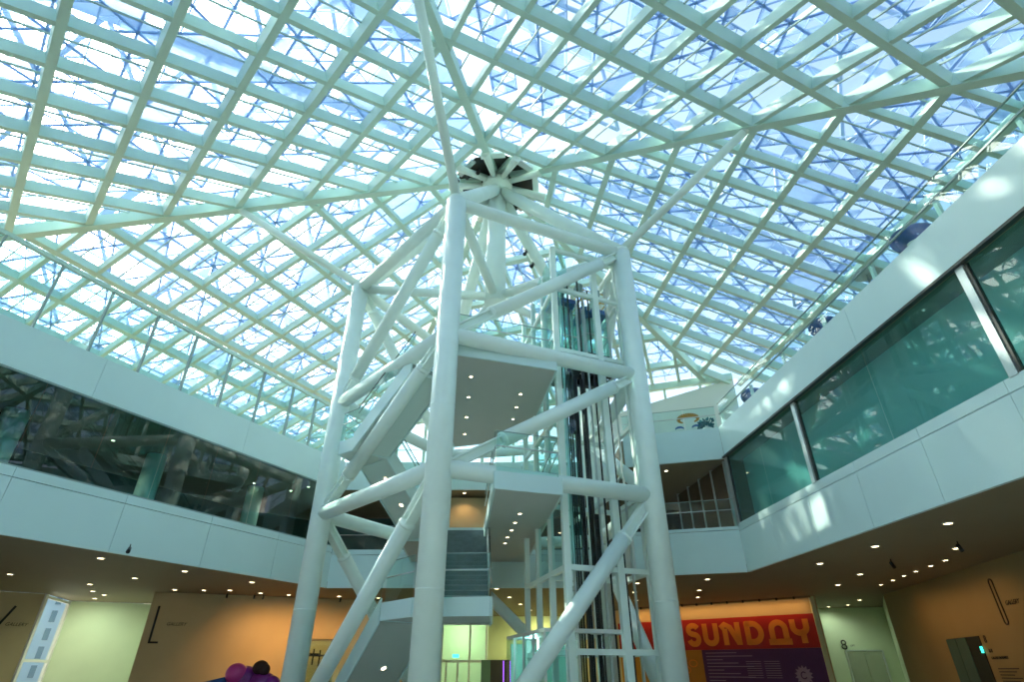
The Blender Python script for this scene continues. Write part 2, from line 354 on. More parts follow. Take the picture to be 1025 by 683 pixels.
for key, f in F.items():
    a, b, c = f['c']; poly = BIG
    for k2, g in F.items():
        if k2 != key:
            a2, b2, c2 = g['c']; poly = clip(poly, a-a2, b-b2, c-c2)
    poly = bounds(poly)
    n = Vector((-a, -b, 1)).normalized(); h = az(f['hd']); s = n.cross(h).normalized()
    if s.z < 0: s = -s
    P3 = [Vector((x, y, a*x+b*y+c)) for x, y in poly]
    H0 = Vector((H.x, H.y, a*H.x+b*H.y+c))
    q2 = [((p-H0).dot(s), (p-H0).dot(h)) for p in P3]
    pt = lambda ss, hh, o=0.: H0+s*ss+h*hh+n*o+Vector((0, 0, E))
    ctr = sum(P3, Vector())/len(P3)
    r = root('glass_roof_slope', f['what'], 'glass roof', ctr+Vector((0, 0, E)), kind='structure')
    smin, smax = min(p[0] for p in q2), max(p[0] for p in q2); hmin, hmax = min(p[1] for p in q2), max(p[1] for p in q2)
    k0 = math.ceil((smin-f['s0'])/f['ds']); k1 = math.floor((smax-f['s0'])/f['ds'])
    for k in range(k0, k1+1):
        sv = f['s0']+f['ds']*k; sp = span(q2, 0, sv)
        if sp and sp[1]-sp[0] > .5:
            bm = B(); bar(bm, pt(sv, sp[0]), pt(sv, sp[1]), s, n, .27, 0, TOP-.03); part('cross_beam', bm, M['beam'], r)
    k0 = math.ceil((hmin-f['h0'])/f['dh']); k1 = math.floor((hmax-f['h0'])/f['dh'])
    for k in range(k0-1, k1+1):
        hv = f['h0']+f['dh']*k; sp = span(q2, 1, hv)
        if sp and sp[1]-sp[0] > .5:
            bm = B(); bar(bm, pt(sp[0], hv), pt(sp[1], hv), h, n, .19, .02, TOP-.02); part('rafter', bm, M['beam'], r)
        hv += f['dh']*.5; sp = span(q2, 1, hv)
        if sp and sp[1]-sp[0] > .5:
            bm = B(); bar(bm, pt(sp[0], hv), pt(sp[1], hv), h, n, .045, TOP-.08, TOP-.01); part('glazing_bar', bm, M['barm'], r)
    bm = B(); bm.faces.new([bm.verts.new(pt(x, y, TOP)) for x, y in q2]); part('glass_sheet', bm, M['gl_roof'], r)
    # outer perforated screen 1.7 m above the glass
    rs = root('outer_screen', {'TL': 'blue grey lattice screen seen through the upper left glass', 'TR': 'triangle patterned lattice screen seen through the upper right glass', 'BL': 'sunlit lattice screen outside the bright left slope', 'BR': 'triangle patterned lattice screen outside the right slope', 'BK': 'lattice screen outside the glass behind the lift'}[key], 'lattice screen', ctr+Vector((0, 0, E+1.7)), kind='structure')
    bm = B(); bp = B(); side = 2.6; hh = side*math.sqrt(3)/2
    big = [((x-0)*1.06, y*1.06) for x, y in q2]
    def inside(x, y):
        sgn = None
        for i in range(len(big)):
            p, q = big[i], big[(i+1) % len(big)]; cr = (q[0]-p[0])*(y-p[1])-(q[1]-p[1])*(x-p[0])
            if sgn is None: sgn = cr > 0
            elif (cr > 0) != sgn: return False
        return True
    for i in range(int(smin/hh)-1, int(smax/hh)+2):
        for j in range(int(hmin/side)-2, int(hmax/side)+3):
            off = side/2 if i % 2 else 0
            A_, B_, C_, D_ = (i*hh, j*side+off), (i*hh, (j+1)*side+off), ((i+1)*hh, j*side+off+side/2), ((i+1)*hh, j*side+off+side*1.5)
            for tri in ((A_, B_, C_), (B_, D_, C_)):
                cx = sum(t[0] for t in tri)/3; cy = sum(t[1] for t in tri)/3
                if not inside(cx, cy): continue
                pts = [pt(t[0], t[1], 2.0) for t in tri]; rr = random.random()
                if rr < (.15 if key in ('TL', 'TR') else .05):
                    vs = [bp.verts.new(p) for p in pts]+[bp.verts.new(p+n*.06) for p in pts]
                    bp.faces.new(vs[:3]); bp.faces.new(vs[3:][::-1])
                    for e in range(3): bp.faces.new((vs[e], vs[(e+1) % 3], vs[3+(e+1) % 3], vs[3+e]))
                elif rr < .82: lattice_tri(bm, bp, P3, n, *pts, 2, .09)
                else: lattice_tri(bm, bp, P3, n, *pts, 1, .09)
    part('lattice_bars', bm, M['lattice'], rs, kind='stuff'); part('closed_triangles', bp, M['panel'], rs, 'closed triangular sheet panels', kind='stuff')
    # outer trusses above the screen: chords and zigzag webs, one tube each
    rt = root('outer_truss', {'TL': 'outer tubular trusses above the upper left lattice', 'TR': 'outer tubular trusses above the upper right lattice', 'BL': 'outer tubular trusses above the bright left slope', 'BR': 'outer tubular trusses above the right slope', 'BK': 'outer tubular trusses above the back slope'}[key], 'truss', ctr+Vector((0, 0, E+3)), kind='structure')
    hv = hmin+2.5; kk = 0
    while hv < hmax:
        sp = span(q2, 1, hv)
        if sp and sp[1]-sp[0] > 3:
            bm = B(); tube(bm, pt(sp[0], hv, 3.6), pt(sp[1], hv, 3.6), .22, seg=10); part('chord', bm, M['truss'], rt)
            nseg = max(2, int((sp[1]-sp[0])/3.2)); bm = B()
            for e in range(nseg):
                u = sp[0]+(sp[1]-sp[0])*e/nseg; v = sp[0]+(sp[1]-sp[0])*(e+1)/nseg
                tube(bm, pt(u, hv, 3.6), pt((u+v)/2, hv+2.4, 2.15), .09, seg=8); tube(bm, pt((u+v)/2, hv+2.4, 2.15), pt(v, hv, 3.6), .09, seg=8)
            part('web', bm, M['truss'], rt)
        hv += 5.0
    f['n'] = n; f['poly'] = P3

# ridge beams radiating from the hub, one above each tower column
RIDGE = [('M', (-2.89, 9.99), 'ridge beam running from the hub overhead to the top edge of the picture'), ('L', (-21.8, 18.0), 'ridge beam from the hub to the far left'),
         ('R', (16.2, 11.2), 'ridge beam from the hub to the upper right corner'), ('A', (12.4577, 32.7146), 'ridge beam from the hub down to the back right corner'), ('C', None, 'ridge beam from the hub down to the back left')]
def zroof(x, y): return min(a*x+b*y+c for a, b, c in (f['c'] for f in F.values()))
ridge_dir = {}
for key, p, lab in RIDGE:
    pair = {'M': ('TL', 'TR'), 'L': ('TL', 'BL'), 'R': ('TR', 'BR'), 'A': ('BR', 'BK'), 'C': ('BL', 'BK')}[key]
    d = F[pair[0]]['n'].cross(F[pair[1]]['n']).normalized()
    tgt = Vector((p[0], p[1], 0))-Vector((H.x, H.y, 0)) if p else Vector((-.407, .914, 0))
    if d.dot(tgt) < 0: d = -d
    ridge_dir[key] = d
    L = 0
    while True:
        q = H+d*L
        if L > 34 or not (.3014*q.x-.149*q.y+25.6233 > 13.75 and -.3803*q.x-.0433*q.y+22.9063 > 13.95 and -.116*q.x-.335*q.y+29.162 > 16.5 and q.y > -4.5): break
        L += .25
    nb = (F[pair[0]]['n']+F[pair[1]]['n']).normalized()
    u = d.cross(nb).normalized(); o = Vector((0, 0, E))
    bm = B(); bar(bm, H+d*.9+o, H+d*L+o, u, nb, .34, -.10, TOP-.02)
    single('ridge_beam', bm, M['beam'], lab, 'beam', kind='structure')

# eave beams and facades below them
def eave_wall(name, p, q, z_eave, zlow, label, step=2.4, low=None):
    p = Vector((*p, 0)); q = Vector((*q, 0)); d = q-p; L = d.length; d.normalize(); k = max(1, round(L/step))
    r = root(name, label, 'window', V(p.x, p.y, zlow), kind='structure')
    bm = B(); beam(bm, V(p.x, p.y, z_eave), V(q.x, q.y, z_eave), .3, .4); part('eave_beam', bm, M['beam'], r)
    for i in range(k+1):
        a = p+d*(L*i/k); bm = B(); beam(bm, V(a.x, a.y, zlow), V(a.x, a.y, z_eave), .12, .2); part('mullion', bm, M['beam'], r)
    for zz in (zlow+3.4,):
        if zz < z_eave-.5:
            bm = B(); beam(bm, V(p.x, p.y, zz), V(q.x, q.y, zz), .08, .1); part('transom', bm, M['beam'], r)
    for i in range(k):
        a = p+d*(L*i/k+.06); b = p+d*(L*(i+1)/k-.06)
        bm = B(); bm.faces.new([bm.verts.new(t) for t in (V(a.x, a.y, zlow), V(b.x, b.y, zlow), V(b.x, b.y, z_eave), V(a.x, a.y, z_eave))]); part('pane', bm, M['gl_ext'], r)
def isect(l1, l2):
    (a, b, c), (d, e, f) = l1, l2; det = a*e-b*d; return ((b*f-c*e)/det, (c*d-a*f)/det)
lBL = (.3014, -.149, 25.6233-13.8); lBR = (-.3803, -.0433, 22.9063-14.0); lBK = (-.116, -.335, 29.162-16.6)
PL0 = isect(lBL, (0, 1, 4.8)); PLK = isect(lBL, lBK); PRW = isect(lBR, lBK); PRK = isect((-.3803, -.0433, 22.9063-16.0), lBK); PR0 = isect(lBR, (0, 1, 4.8))
eave_wall('window_3', PL0, PLK, 13.8, Z4, 'sunlit glazed facade under the low left eave beyond the glass screens', step=5.2)
kd = Vector((PRK[0]-PLK[0], PRK[1]-PLK[1], 0)).normalized()
split = Vector((*PRK, 0))-kd*10.5
eave_wall('window_4', PLK, (split.x, split.y), 16.6, Z4, 'tall glazed back facade behind the tower')
# solid white back wall with a slanting top and a clerestory above it
bm = B(); a, b = split, Vector((*PRK, 0)); kn = Vector((-kd.y, kd.x, 0))
zz = lambda t: 14.6+t*(16.5-14.6)
vs = []
for off in (0, .25):
    vs.append([V(a.x+kn.x*off, a.y+kn.y*off, Z4-.2), V(b.x+kn.x*off, b.y+kn.y*off, Z4-.2), V(b.x+kn.x*off, b.y+kn.y*off, zz(1)), V(a.x+kn.x*off, a.y+kn.y*off, zz(0))])
hexa(bm, [vs[0][0], vs[0][1], vs[1][1], vs[1][0], vs[0][3], vs[0][2], vs[1][2], vs[1][3]])
S('wall_back', bm, M['wallw'], 'white back wall with slanting top behind the upper back railing', 'wall')
r = root('window_5', 'clerestory glass strip above the slanting white back wall', 'window', V(a.x, a.y, 14.6), kind='structure')
bm = B(); beam(bm, V(a.x, a.y, 16.6), V(b.x, b.y, 16.6), .35, .45); part('eave_beam', bm, M['beam'], r)
for t in (.02, .3, .58, .8):
    c = a.lerp(b, t); bm = B(); beam(bm, V(c.x, c.y, zz(t)), V(c.x, c.y, 16.5), .1, .14); part('mullion', bm, M['beam'], r)
bm = B(); bm.faces.new([bm.verts.new(t) for t in (V(a.x, a.y, zz(0)), V(b.x, b.y, zz(1)), V(b.x, b.y, 16.55), V(a.x, a.y, 16.55))]); part('pane', bm, M['gl_ext'], r)
wallstrip('wall_right', PRW, PR0, Z4-.2, 13.95, M['wallw'], 'white outer wall of the right terrace below the eave', out=Vector((1, 0, 0)))
wallstrip('wall_near', (-36, -5), (24, -5), -E, 13.2, M['wallw'], 'white wall closing the hall behind the viewer', out=Vector((0, -1, 0)))

# ------------------------------------------------------------------ hub
hub = Vector((H.x, H.y, H.z+E))
r = root('roof_hub', 'white cast hub with dark louvred collar where the roof ridges meet', 'roof hub', hub+Vector((0, 0, -1.2)), kind='structure')
bm = B(); lathe(bm, hub+Vector((0, 0, -1.15)), [(.42, 0), (.62, .1), (.78, .38), (.80, .62), (.62, .9), (.2, 1.0)], 28); part('hub_casting', bm, M['steel'], r)
for i in range(10):
    d = az(36*i+12); sl = zroof(H.x+d.x*2, H.y+d.y*2)-zroof(H.x+d.x*.01, H.y+d.y*.01)
    p0 = hub+d*.62+Vector((0, 0, -.55)); p1 = hub+d*2.5+Vector((0, 0, sl*1.25-.12))
    bm = B(); tube(bm, p0, p1, .13, .2, 14); part('spider_arm', bm, M['steel'], r)
bm = B(); ring = []
for i in range(10):
    d0 = az(36*i+30); p = Vector((H.x+d0.x*2.1, H.y+d0.y*2.1)); ring.append((p.x, p.y, zroof(p.x, p.y)+.25))
vv = [bm.verts.new(V(*p)) for p in ring]; cc = bm.verts.new(V(H.x, H.y, H.z+.25))
for i in range(10): bm.faces.new((vv[i], vv[(i+1) % 10], cc))
part('dark_collar', bm, M['dark'], r, 'dark plate collar')
for i in range(8):
    d = az(45*i+5); t = d.cross(Vector((0, 0, 1))); p = Vector((H.x+d.x*2.0, H.y+d.y*2.0)); z = zroof(p.x, p.y)
    bm = B(); beam(bm, V(p.x-t.x*.6, p.y-t.y*.6, z+.12), V(p.x+t.x*.6, p.y+t.y*.6, z+.12), .3, .12); part('louvre_box', bm, M['alu'] if i % 2 else M['steel'], r)

# ------------------------------------------------------------------ steel tower
C = Vector((-.77, 20.75, 0)); RP = 6.047; a0 = -168.06
P = {k: C+az(a0+72*i)*RP for i, k in enumerate(('M', 'L', 'C', 'A', 'R'))}
LV = dict(base=-E, low=4.8, mid=9.1, top=14.7)
def J(k, l): return V(P[k].x, P[k].y, LV[l])
CN = V(C.x, C.y, 14.7)
tw = root('steel_tower', 'five legged white tubular steel tower carrying the roof hub', 'steel tower', V(C.x, C.y, -E))
for k in P:
    bm = B(); tube(bm, J(k, 'base'), V(P[k].x, P[k].y, 14.75), .36, seg=32); lathe(bm, V(P[k].x, P[k].y, 14.75), [(.36, 0), (.33, .12), (.22, .22), (.05, .26)], 32)
    col = part('column', bm, M['steel'], tw)
    bm = B(); lathe(bm, V(P[k].x, P[k].y, -E), [(.52, 0), (.52, .05), (.4, .07), (.4, .1)], 32); part('base_plate', bm, M['steel'], col)
    for zz_ in (1.7, 6.6):
        bm = B(); lathe(bm, V(P[k].x, P[k].y, zz_), [(.3625, 0), (.3655, .006), (.3655, .024), (.3625, .03)], 32); part('weld_seam', bm, M['steel'], col)
order = ['M', 'L', 'C', 'A', 'R']
for i in range(5):
    p, q = order[i], order[(i+1) % 5]
    for l in ('low', 'mid', 'top'):
        bm = B(); tube(bm, J(p, l), J(q, l), .255 if l != 'top' else .23, seg=24); part('ring_beam', bm, M['steel'], tw)
def brace(p, q, ends=(0, 1.9), rr=.235):
    """tube with slotted pin plates of the given length at its lower / upper end"""
    d = (q-p).normalized(); side = d.cross(Vector((0, 0, 1))).normalized(); up = side.cross(d)
    s0 = p+d*max(.3, ends[0]); e0 = q-d*max(.3, ends[1])
    bm = B(); tube(bm, s0, e0, rr, seg=24); o = part('brace', bm, M['steel'], tw)
    for tip, joint, dd, ln in ((s0, p, -d, ends[0]), (e0, q, d, ends[1])):
        if ln < .4: continue
        bm = B(); lathe(bm, tip, [(rr, 0), (rr+.012, .02), (rr+.012, .07), (rr-.06, .13)], 24, dd); part('end_collar', bm, M['steel'], o)
        for sgn in (-1, 1):
            bm = B(); bar(bm, tip-dd*.1+up*.12*sgn, joint-dd*.3+up*.12*sgn, side, up, .30, -.028, .028); part('pin_plate', bm, M['steel'], o)
        bm = B(); bar(bm, tip-dd*.05, joint-dd*.3, side, up, .05, -.1, .1); part('web_plate', bm, M['steel'], o)
def F0(p, q, f): a = J(p, 'base'); return a.lerp(J(q, 'base'), f)
brace(F0('M', 'R', .2), J('R', 'low')); brace(J('M', 'low')+Vector((0, 0, -.1)), J('R', 'mid'), (2.3, 1.3)); brace(J('M', 'mid'), J('R', 'top'), (1.9, 1.4))
brace(F0('L', 'M', .06), J('M', 'low')); brace(J('L', 'low'), J('M', 'mid'), (2.0, 1.5)); brace(J('L', 'mid'), J('M', 'top'), (1.3, 1.3))
brace(J('C', 'base'), J('L', 'low')); brace(J('C', 'mid'), J('L', 'top'), (0, 1.2))
brace(J('R', 'base'), J('A', 'low')); brace(J('R', 'low'), J('A', 'mid'), (1.2, 1.2)); brace(J('A', 'mid'), J('R', 'top'), (1.2, 1.2))
brace(J('A', 'base'), J('C', 'low')); brace(J('A', 'mid'), J('C', 'top'), (1.2, 1.2))
for k in P:
    bm = B(); tube(bm, J(k, 'top'), CN, .2, seg=20); part('spoke', bm, M['steel'], tw)
    bm = B(); tube(bm, V(P[k].x, P[k].y, 14.75), hub+Vector((0, 0, -.75)), .31, .3, 24); part('roof_strut', bm, M['steel'], tw)
bm = B(); tube(bm, CN+Vector((0, 0, -.4)), hub+Vector((0, 0, -1.1)), .50, .42, 32); part('central_mast', bm, M['steel'], tw)
# slim props from the column heads up to the ridges
for k, t, lab in (('L', 12.85, 'slim white prop from the left tower column up to the left ridge'), ('R', 12.5, 'slim white prop from the right tower column up to the right ridge'), ('M', 12.6, 'slim white prop from the front tower column up out of the picture'),
                  ('A', 10.5, 'slim white prop behind the lift up to the back right ridge'), ('C', 10.5, 'slim white prop behind the tower up to the back left ridge')):
    q = H+ridge_dir[k]*t+Vector((0, 0, E+.1)); p = V(P[k].x, P[k].y, 14.85); d = (q-p).normalized()
    bm = B(); tube(bm, p+d*.1, q-d*.35, .17, seg=20); tube(bm, q-d*.35, q, .17, .06, 20)
    single('roof_prop', bm, M['steel'], lab, 'prop', group='props from tower to roof')

# ------------------------------------------------------------------ landings in the tower
def plate(r, name, poly, zt, th, m, mf=None):
    bm = B(); prism(bm, poly, zt-th, zt); o = part(name, bm, m, r)
    bm = B()
    pts = [Vector((*p, 0)) for p in poly]; n = len(pts); cen = sum(pts, Vector())/n
    for i in range(n):
        a, b = pts[i], pts[(i+1) % n]; d = (b-a).normalized(); u = Vector((d.y, -d.x, 0))
        if u.dot(a-cen) < 0: u = -u
        bar(bm, V(a.x, a.y, zt-th-.015)+u*.02, V(b.x, b.y, zt-th-.015)+u*.02, u, Vector((0, 0, 1)), .06, 0, th+.05)
    part('edge_trim', bm, mf or M['fascia'], o)
    return o
L3 = [(-1.8, 15.25), (1.45, 16.3), (.62, 22.6), (-2.55, 23.6), (-2.9, 17.75), (-2.15, 16.6)]
r3 = root('tower_landing', 'upper tower landing with grey soffit and downlights, below the middle ring', 'landing', V(-.6, 19, 8.6)); plate(r3, 'deck', L3, 9.0, .42, M['slab'])
L2 = [(-.5, 15.1), (1.4, 15.75), (.6, 27.1), (-4.6, 27.1), (-4.3, 22.2), (-1.1, 22.2)]
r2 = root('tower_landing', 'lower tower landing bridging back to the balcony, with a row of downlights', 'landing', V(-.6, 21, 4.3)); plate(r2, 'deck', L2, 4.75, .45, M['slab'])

# ------------------------------------------------------------------ stairs
def flight(r, a, b, d, zt, rise, run, n, th=.34):
    """a, b: plan ends of the top edge; d: plan direction downhill"""
    a = Vector((*a, 0)); b = Vector((*b, 0)); d = Vector((*d, 0)).normalized()
    A0, B0 = V(a.x, a.y, zt), V(b.x, b.y, zt); A1 = A0+d*run+Vector((0, 0, -rise)); B1 = B0+d*run+Vector((0, 0, -rise)); dn = Vector((0, 0, -th-.12)); up = Vector((0, 0, -.12))
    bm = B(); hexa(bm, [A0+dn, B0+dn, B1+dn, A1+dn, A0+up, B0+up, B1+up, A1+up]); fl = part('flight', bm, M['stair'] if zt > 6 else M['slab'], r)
    w = (B0-A0).normalized()
    for p0, p1, s_ in ((A0, A1, -1), (B0, B1, 1)):
        bm = B(); o = w*(.03*s_); dn2 = Vector((0, 0, -th-.15)); u2 = Vector((0, 0, .16)); e = w*(.05*s_)
        hexa(bm, [p0+o+dn2, p0+o+e+dn2, p1+o+e+dn2, p1+o+dn2, p0+o+u2, p0+o+e+u2, p1+o+e+u2, p1+o+u2]); part('stringer', bm, M['fascia'], fl)
    for i in range(n):
        p = A0+d*(run*i/n)+Vector((0, 0, -rise*(i+1)/n)); q = p+(B0-A0); f = d*(run/n+.02)
        bm = B(); t = Vector((0, 0, rise/n*.0)); k = Vector((0, 0, -.14))
        hexa(bm, [p+k, q+k, q+f+k, p+f+k, p+t, q+t, q+f+t, p+f+t]); part('step', bm, M['step'], fl)
    for p0, p1, s_ in ((A0, A1, -1), (B0, B1, 1)):
        o = w*(.05*s_); g = Vector((0, 0, 1.1)); lo = Vector((0, 0, .05)); np_ = 3
        for i in range(np_):
            u = p0.lerp(p1, i/np_+.004); v = p0.lerp(p1, (i+1)/np_-.004)
            bm = B(); bm.faces.new([bm.verts.new(t_) for t_ in (u+o+lo, v+o+lo, v+o+g, u+o+g)]); part('glass_panel', bm, M['gl_rail'], r)
        bm = B(); tube(bm, p0+o*.2+Vector((0, 0, .92)), p1+o*.2+Vector((0, 0, .92)), .025, seg=10); part('handrail', bm, M['alu'], r)
        bm = B(); beam(bm, p0+o+Vector((0, 0, 1.1)), p1+o+Vector((0, 0, 1.1)), .02, .03); part('glass_edge', bm, M['dark'], r, 'dark glass top edge')
    return fl
def rail(r, pts, z, h=1.1, hand=True, m=None, edge=True):
    for i in range(len(pts)-1):
        a = Vector((*pts[i], 0)); b = Vector((*pts[i+1], 0)); L = (b-a).length; k = max(1, round(L/1.6))
        for j in range(k):
            u = a.lerp(b, j/k+.004); v = a.lerp(b, (j+1)/k-.004)
            bm = B(); bm.faces.new([bm.verts.new(t) for t in (V(u.x, u.y, z), V(v.x, v.y, z), V(v.x, v.y, z+h), V(u.x, u.y, z+h))]); part('glass_panel', bm, m or M['gl_rail'], r)
        if hand:
            bm = B(); tube(bm, V(a.x, a.y, z+h*.62), V(b.x, b.y, z+h*.62), .022, seg=10); part('handrail', bm, M['alu'], r)
        if edge:
            bm = B(); beam(bm, V(a.x, a.y, z+h), V(b.x, b.y, z+h), .03, .02); part('glass_edge', bm, M['gasket'], r)
sl = root('staircase', 'lower staircase from the ground to the lower landing, bright white edged half landing', 'staircase', V(-2, 18, -E))
HL = [(-3.6, 17.05), (-2.55, 15.75), (-.55, 15.5), (-.62, 18.4), (-2.4, 18.4)]
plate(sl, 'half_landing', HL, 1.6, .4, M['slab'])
flight(sl, (-3.62, 17.1), (-2.42, 18.35), (-.56, .83), 1.6, 3.2, 4.6, 18)
flight(sl, (-1.0, 21.9), (-2.5, 21.9), (.08, -1), 4.75, 3.15, 4.0, 18)
rail(sl, [(-2.4, 15.62), (-.58, 15.52), (-.62, 18.0)], 1.6)
rail(sl, [(-3.55, 17.0), (-2.6, 15.82)], 1.6)
su = root('staircase', 'upper staircase doubling back past the left tower column to the upper landing', 'staircase', V(-4.5, 18.5, 4.75))
QL = [(-5.98, 18.5), (-5.38, 18.02), (-4.42, 18.86), (-4.45, 18.95), (-5.5, 19.9)]
plate(su, 'half_landing', QL, 6.85, .42, M['stair'])
flight(su, (-3.3, 16.35), (-2.35, 17.25), (-1.74, 1.4), 9.0, 2.15, 2.65, 12)
flight(su, (-5.5, 19.85), (-4.42, 18.85), (1.44, 2.34), 6.85, 2.1, 2.75, 12)
rail(su, [(-5.5, 19.95), (-6.02, 18.5), (-5.4, 18.0)], 6.85)
g = root('glass_railing', 'glass railing along the front edge of the upper tower landing', 'railing', V(-.2, 15.8, 9.0)); rail(g, [(-1.75, 15.3), (1.42, 16.35), (1.0, 19.5)], 9.05)
g = root('glass_railing', 'glass railing round the lower tower landing beside the lift', 'railing', V(.2, 16, 4.75)); rail(g, [(-.45, 15.15), (1.36, 15.8), (.95, 20.3)], 4.8, 1.2); rail(g, [(-.48, 15.2), (-1.05, 21.9)], 4.8, 1.2)

# ------------------------------------------------------------------ lift
ex = Vector((.923, .385, 0)); ey = Vector((-.222, .975, 0)); LB = Vector((1.6, 17.2, 0))
def lp(u, v, z): q = LB+ex*u+ey*v; return V(q.x, q.y, z)
ls = root('lift_shaft', 'open steel and glass lift shaft frame inside the tower', 'lift shaft', lp(1.4, 2, -E))
for (u, v), w_ in {(0, 0): .2, (1.79, 0): .22, (2.84, 0): .17, (0, 1.55): .17, (0, 3.1): .17, (0, 4.7): .17, (1.79, 2.2): .16, (2.84, 2.2): .16, (1.79, 4.7): .16}.items():
    bm = B(); beam(bm, lp(u, v, -E), lp(u, v, 14.6 if v == 0 else 13.9), w_, w_, up=ey); part('post', bm, M['steel'], ls)
for z in (.45, 2.6, 4.9, 7.4, 9.9, 12.6, 14.5):
    for a_, b_ in (((0, 0), (2.84, 0)), ((0, 0), (0, 4.7)), ((1.79, 0), (1.79, 4.7)), ((2.84, 0), (2.84, 2.2)), ((0, 2.2), (2.84, 2.2))):
        if z in (7.4,) and a_ == (0, 0) and b_ == (2.84, 0): continue
        if z > 13 and b_[1] > 3: continue
        bm = B(); beam(bm, lp(*a_, z), lp(*b_, z), .14, .15); part('rail_beam', bm, M['steel'], ls)
for z0, z1 in ((4.9, 7.3), (7.5, 9.8), (10, 12.5), (12.7, 14.4), (2.7, 4.8)):
    for a_, b_ in (((.1, .02), (.6, .02)), ((0, .1), (0, 1.45)), ((0, 1.65), (0, 3.0))):
        bm = B(); bm.faces.new([bm.verts.new(t) for t in (lp(*a_, z0), lp(*b_, z0), lp(*b_, z1), lp(*a_, z1))]); part('glass_panel', bm, M['gl_lift'], ls)
for u, v in ((.35, .3), (.75, .45), (1.15, .3), (1.5, .6), (2.1, .4), (2.5, .5), (.55, 1.3), (1.3, 1.5)):
    bm = B(); beam(bm, lp(u, v, -E), lp(u, v, 13.6), .065, .06, up=ey); part('guide_rail', bm, M['dark'] if (u, v) in ((.75, .45), (1.15, .3)) else M['alu'], ls)
for u, v in ((.5, .55), (.58, .55), (.66, .55), (.95, .8), (1.02, .8), (1.25, .9), (1.32, .9), (1.68, .5), (2.3, .8), (2.37, .8)):
    bm = B(); tube(bm, lp(u, v, -E+.2), lp(u, v, 13.3 if u in (.58, 1.68, 2.3) else 9.4), .03, seg=8); part('hoist_cable', bm, M['rubber'], ls)
for u, zc in ((.55, 13.2), (1.3, 13.4), (2.1, 13.3)):
    bm = B(); tube(bm, lp(u, .75, zc), lp(u+.12, .75, zc), .3, seg=20); part('sheave', bm, M['gasket'], ls)
bm = B(); beam(bm, lp(.3, .9, 14.0), lp(.3, .9, 14.9), .28, .28); part('motor_unit', bm, M['alu'], ls)
bm = B(); tube(bm, lp(.3, .9, 13.0), lp(.3, .9, 15.2), .07, seg=12); part('lifting_post', bm, M['alu'], ls)
for (u, v, z0, z1, lab) in ((.9, .95, 7.2, 9.3, 'long black counterweight hanging in the left lift bay'), (1.4, .8, 2.3, 4.4, 'black counterweight low in the left lift bay behind the brace')):
    r = root('counterweight', lab, 'counterweight', lp(u, v, z0), group='lift counterweights')
    bm = B(); beam(bm, lp(u, v, z0), lp(u, v, z1), .3, .16, up=ey); part('weight_frame', bm, M['black'], r)
    for i in range(6):
        bm = B(); z = z0+.15+(z1-z0-.3)*i/6; bar(bm, lp(u-.13, v-.1, z), lp(u+.13, v-.1, z), ey, Vector((0, 0, 1)), .05, 0, (z1-z0)/7.5); part('weight_block', bm, M['dark'], r)
def car(u0, u1, v0, v1, z0, z1, lab, rail_top):
    r = root('lift_car', lab, 'lift car', lp((u0+u1)/2, (v0+v1)/2, z0))
    cs = [(u0, v0), (u1, v0), (u1, v1), (u0, v1)]
    for z, th, nm in ((z0, .25, 'floor_pan'), (z1, .2, 'roof_pan')):
        bm = B(); prism(bm, [(lp(*c_, 0).x, lp(*c_, 0).y) for c_ in cs], z, z+th); part(nm, bm, M['bluegrey'] if nm == 'roof_pan' else M['dark'], r)
    for c_ in cs:
        bm = B(); beam(bm, lp(*c_, z0+.2), lp(*c_, z1), .08, .08); part('corner_post', bm, M['alu'], r)
    for i in range(4):
        a_, b_ = cs[i], cs[(i+1) % 4]
        bm = B(); bm.faces.new([bm.verts.new(t) for t in (lp(*a_, z0+.25), lp(*b_, z0+.25), lp(*b_, z1), lp(*a_, z1))]); part('glass_side', bm, M['gl_lift'], r)
        bm = B(); beam(bm, lp(*a_, z0+1.1), lp(*b_, z0+1.1), .05, .05); part('inner_handrail', bm, M['alu'], r)
    bm = B(); lathe(bm, lp((u0+u1)/2, (v0+v1)/2, z1-.75), [(.3, 0), (.38, .15), (.38, .5), (.3, .7)], 20); part('ceiling_drum', bm, M['white'], r)
    for k, (a_, b_) in enumerate((((u0, v0+.2), (u1, v0+.2)), ((u0, v1), (u1, v1)))):
        bm = B(); beam(bm, lp(*a_, z0-.35), lp(*b_, z0-.35), .16, .5); part('sling_beam', bm, M['black'], r)
    for k in range(3):
        bm = B(); q = u0+(u1-u0)*(k+.5)/3; beam(bm, lp(q, (v0+v1)/2, z0-.9), lp(q, (v0+v1)/2, z0), .22, .3); part('buffer', bm, M['dark'], r)
    if rail_top:
        yr = None
        for zt in (z1+.55, z1+1.0):
            for i in range(4):
                bm = B(); a_, b_ = cs[i], cs[(i+1) % 4]; tube(bm, lp(*a_, zt), lp(*b_, zt), .025, seg=8); part('roof_rail', bm, M['yellow'], r, 'yellow roof rail')
        for c_ in cs:
            bm = B(); tube(bm, lp(*c_, z1+.2), lp(*c_, z1+1.0), .025, seg=8); part('rail_post', bm, M['yellow'], r, 'yellow rail post')
car(1.5, 2.65, .75, 2.0, 10.3, 12.5, 'glass lift car near the top with yellow safety rail on its roof', True)
car(.3, 1.35, 1.05, 2.1, 10.2, 12.9, 'glass lift car with blue roof in the left shaft bay', False)
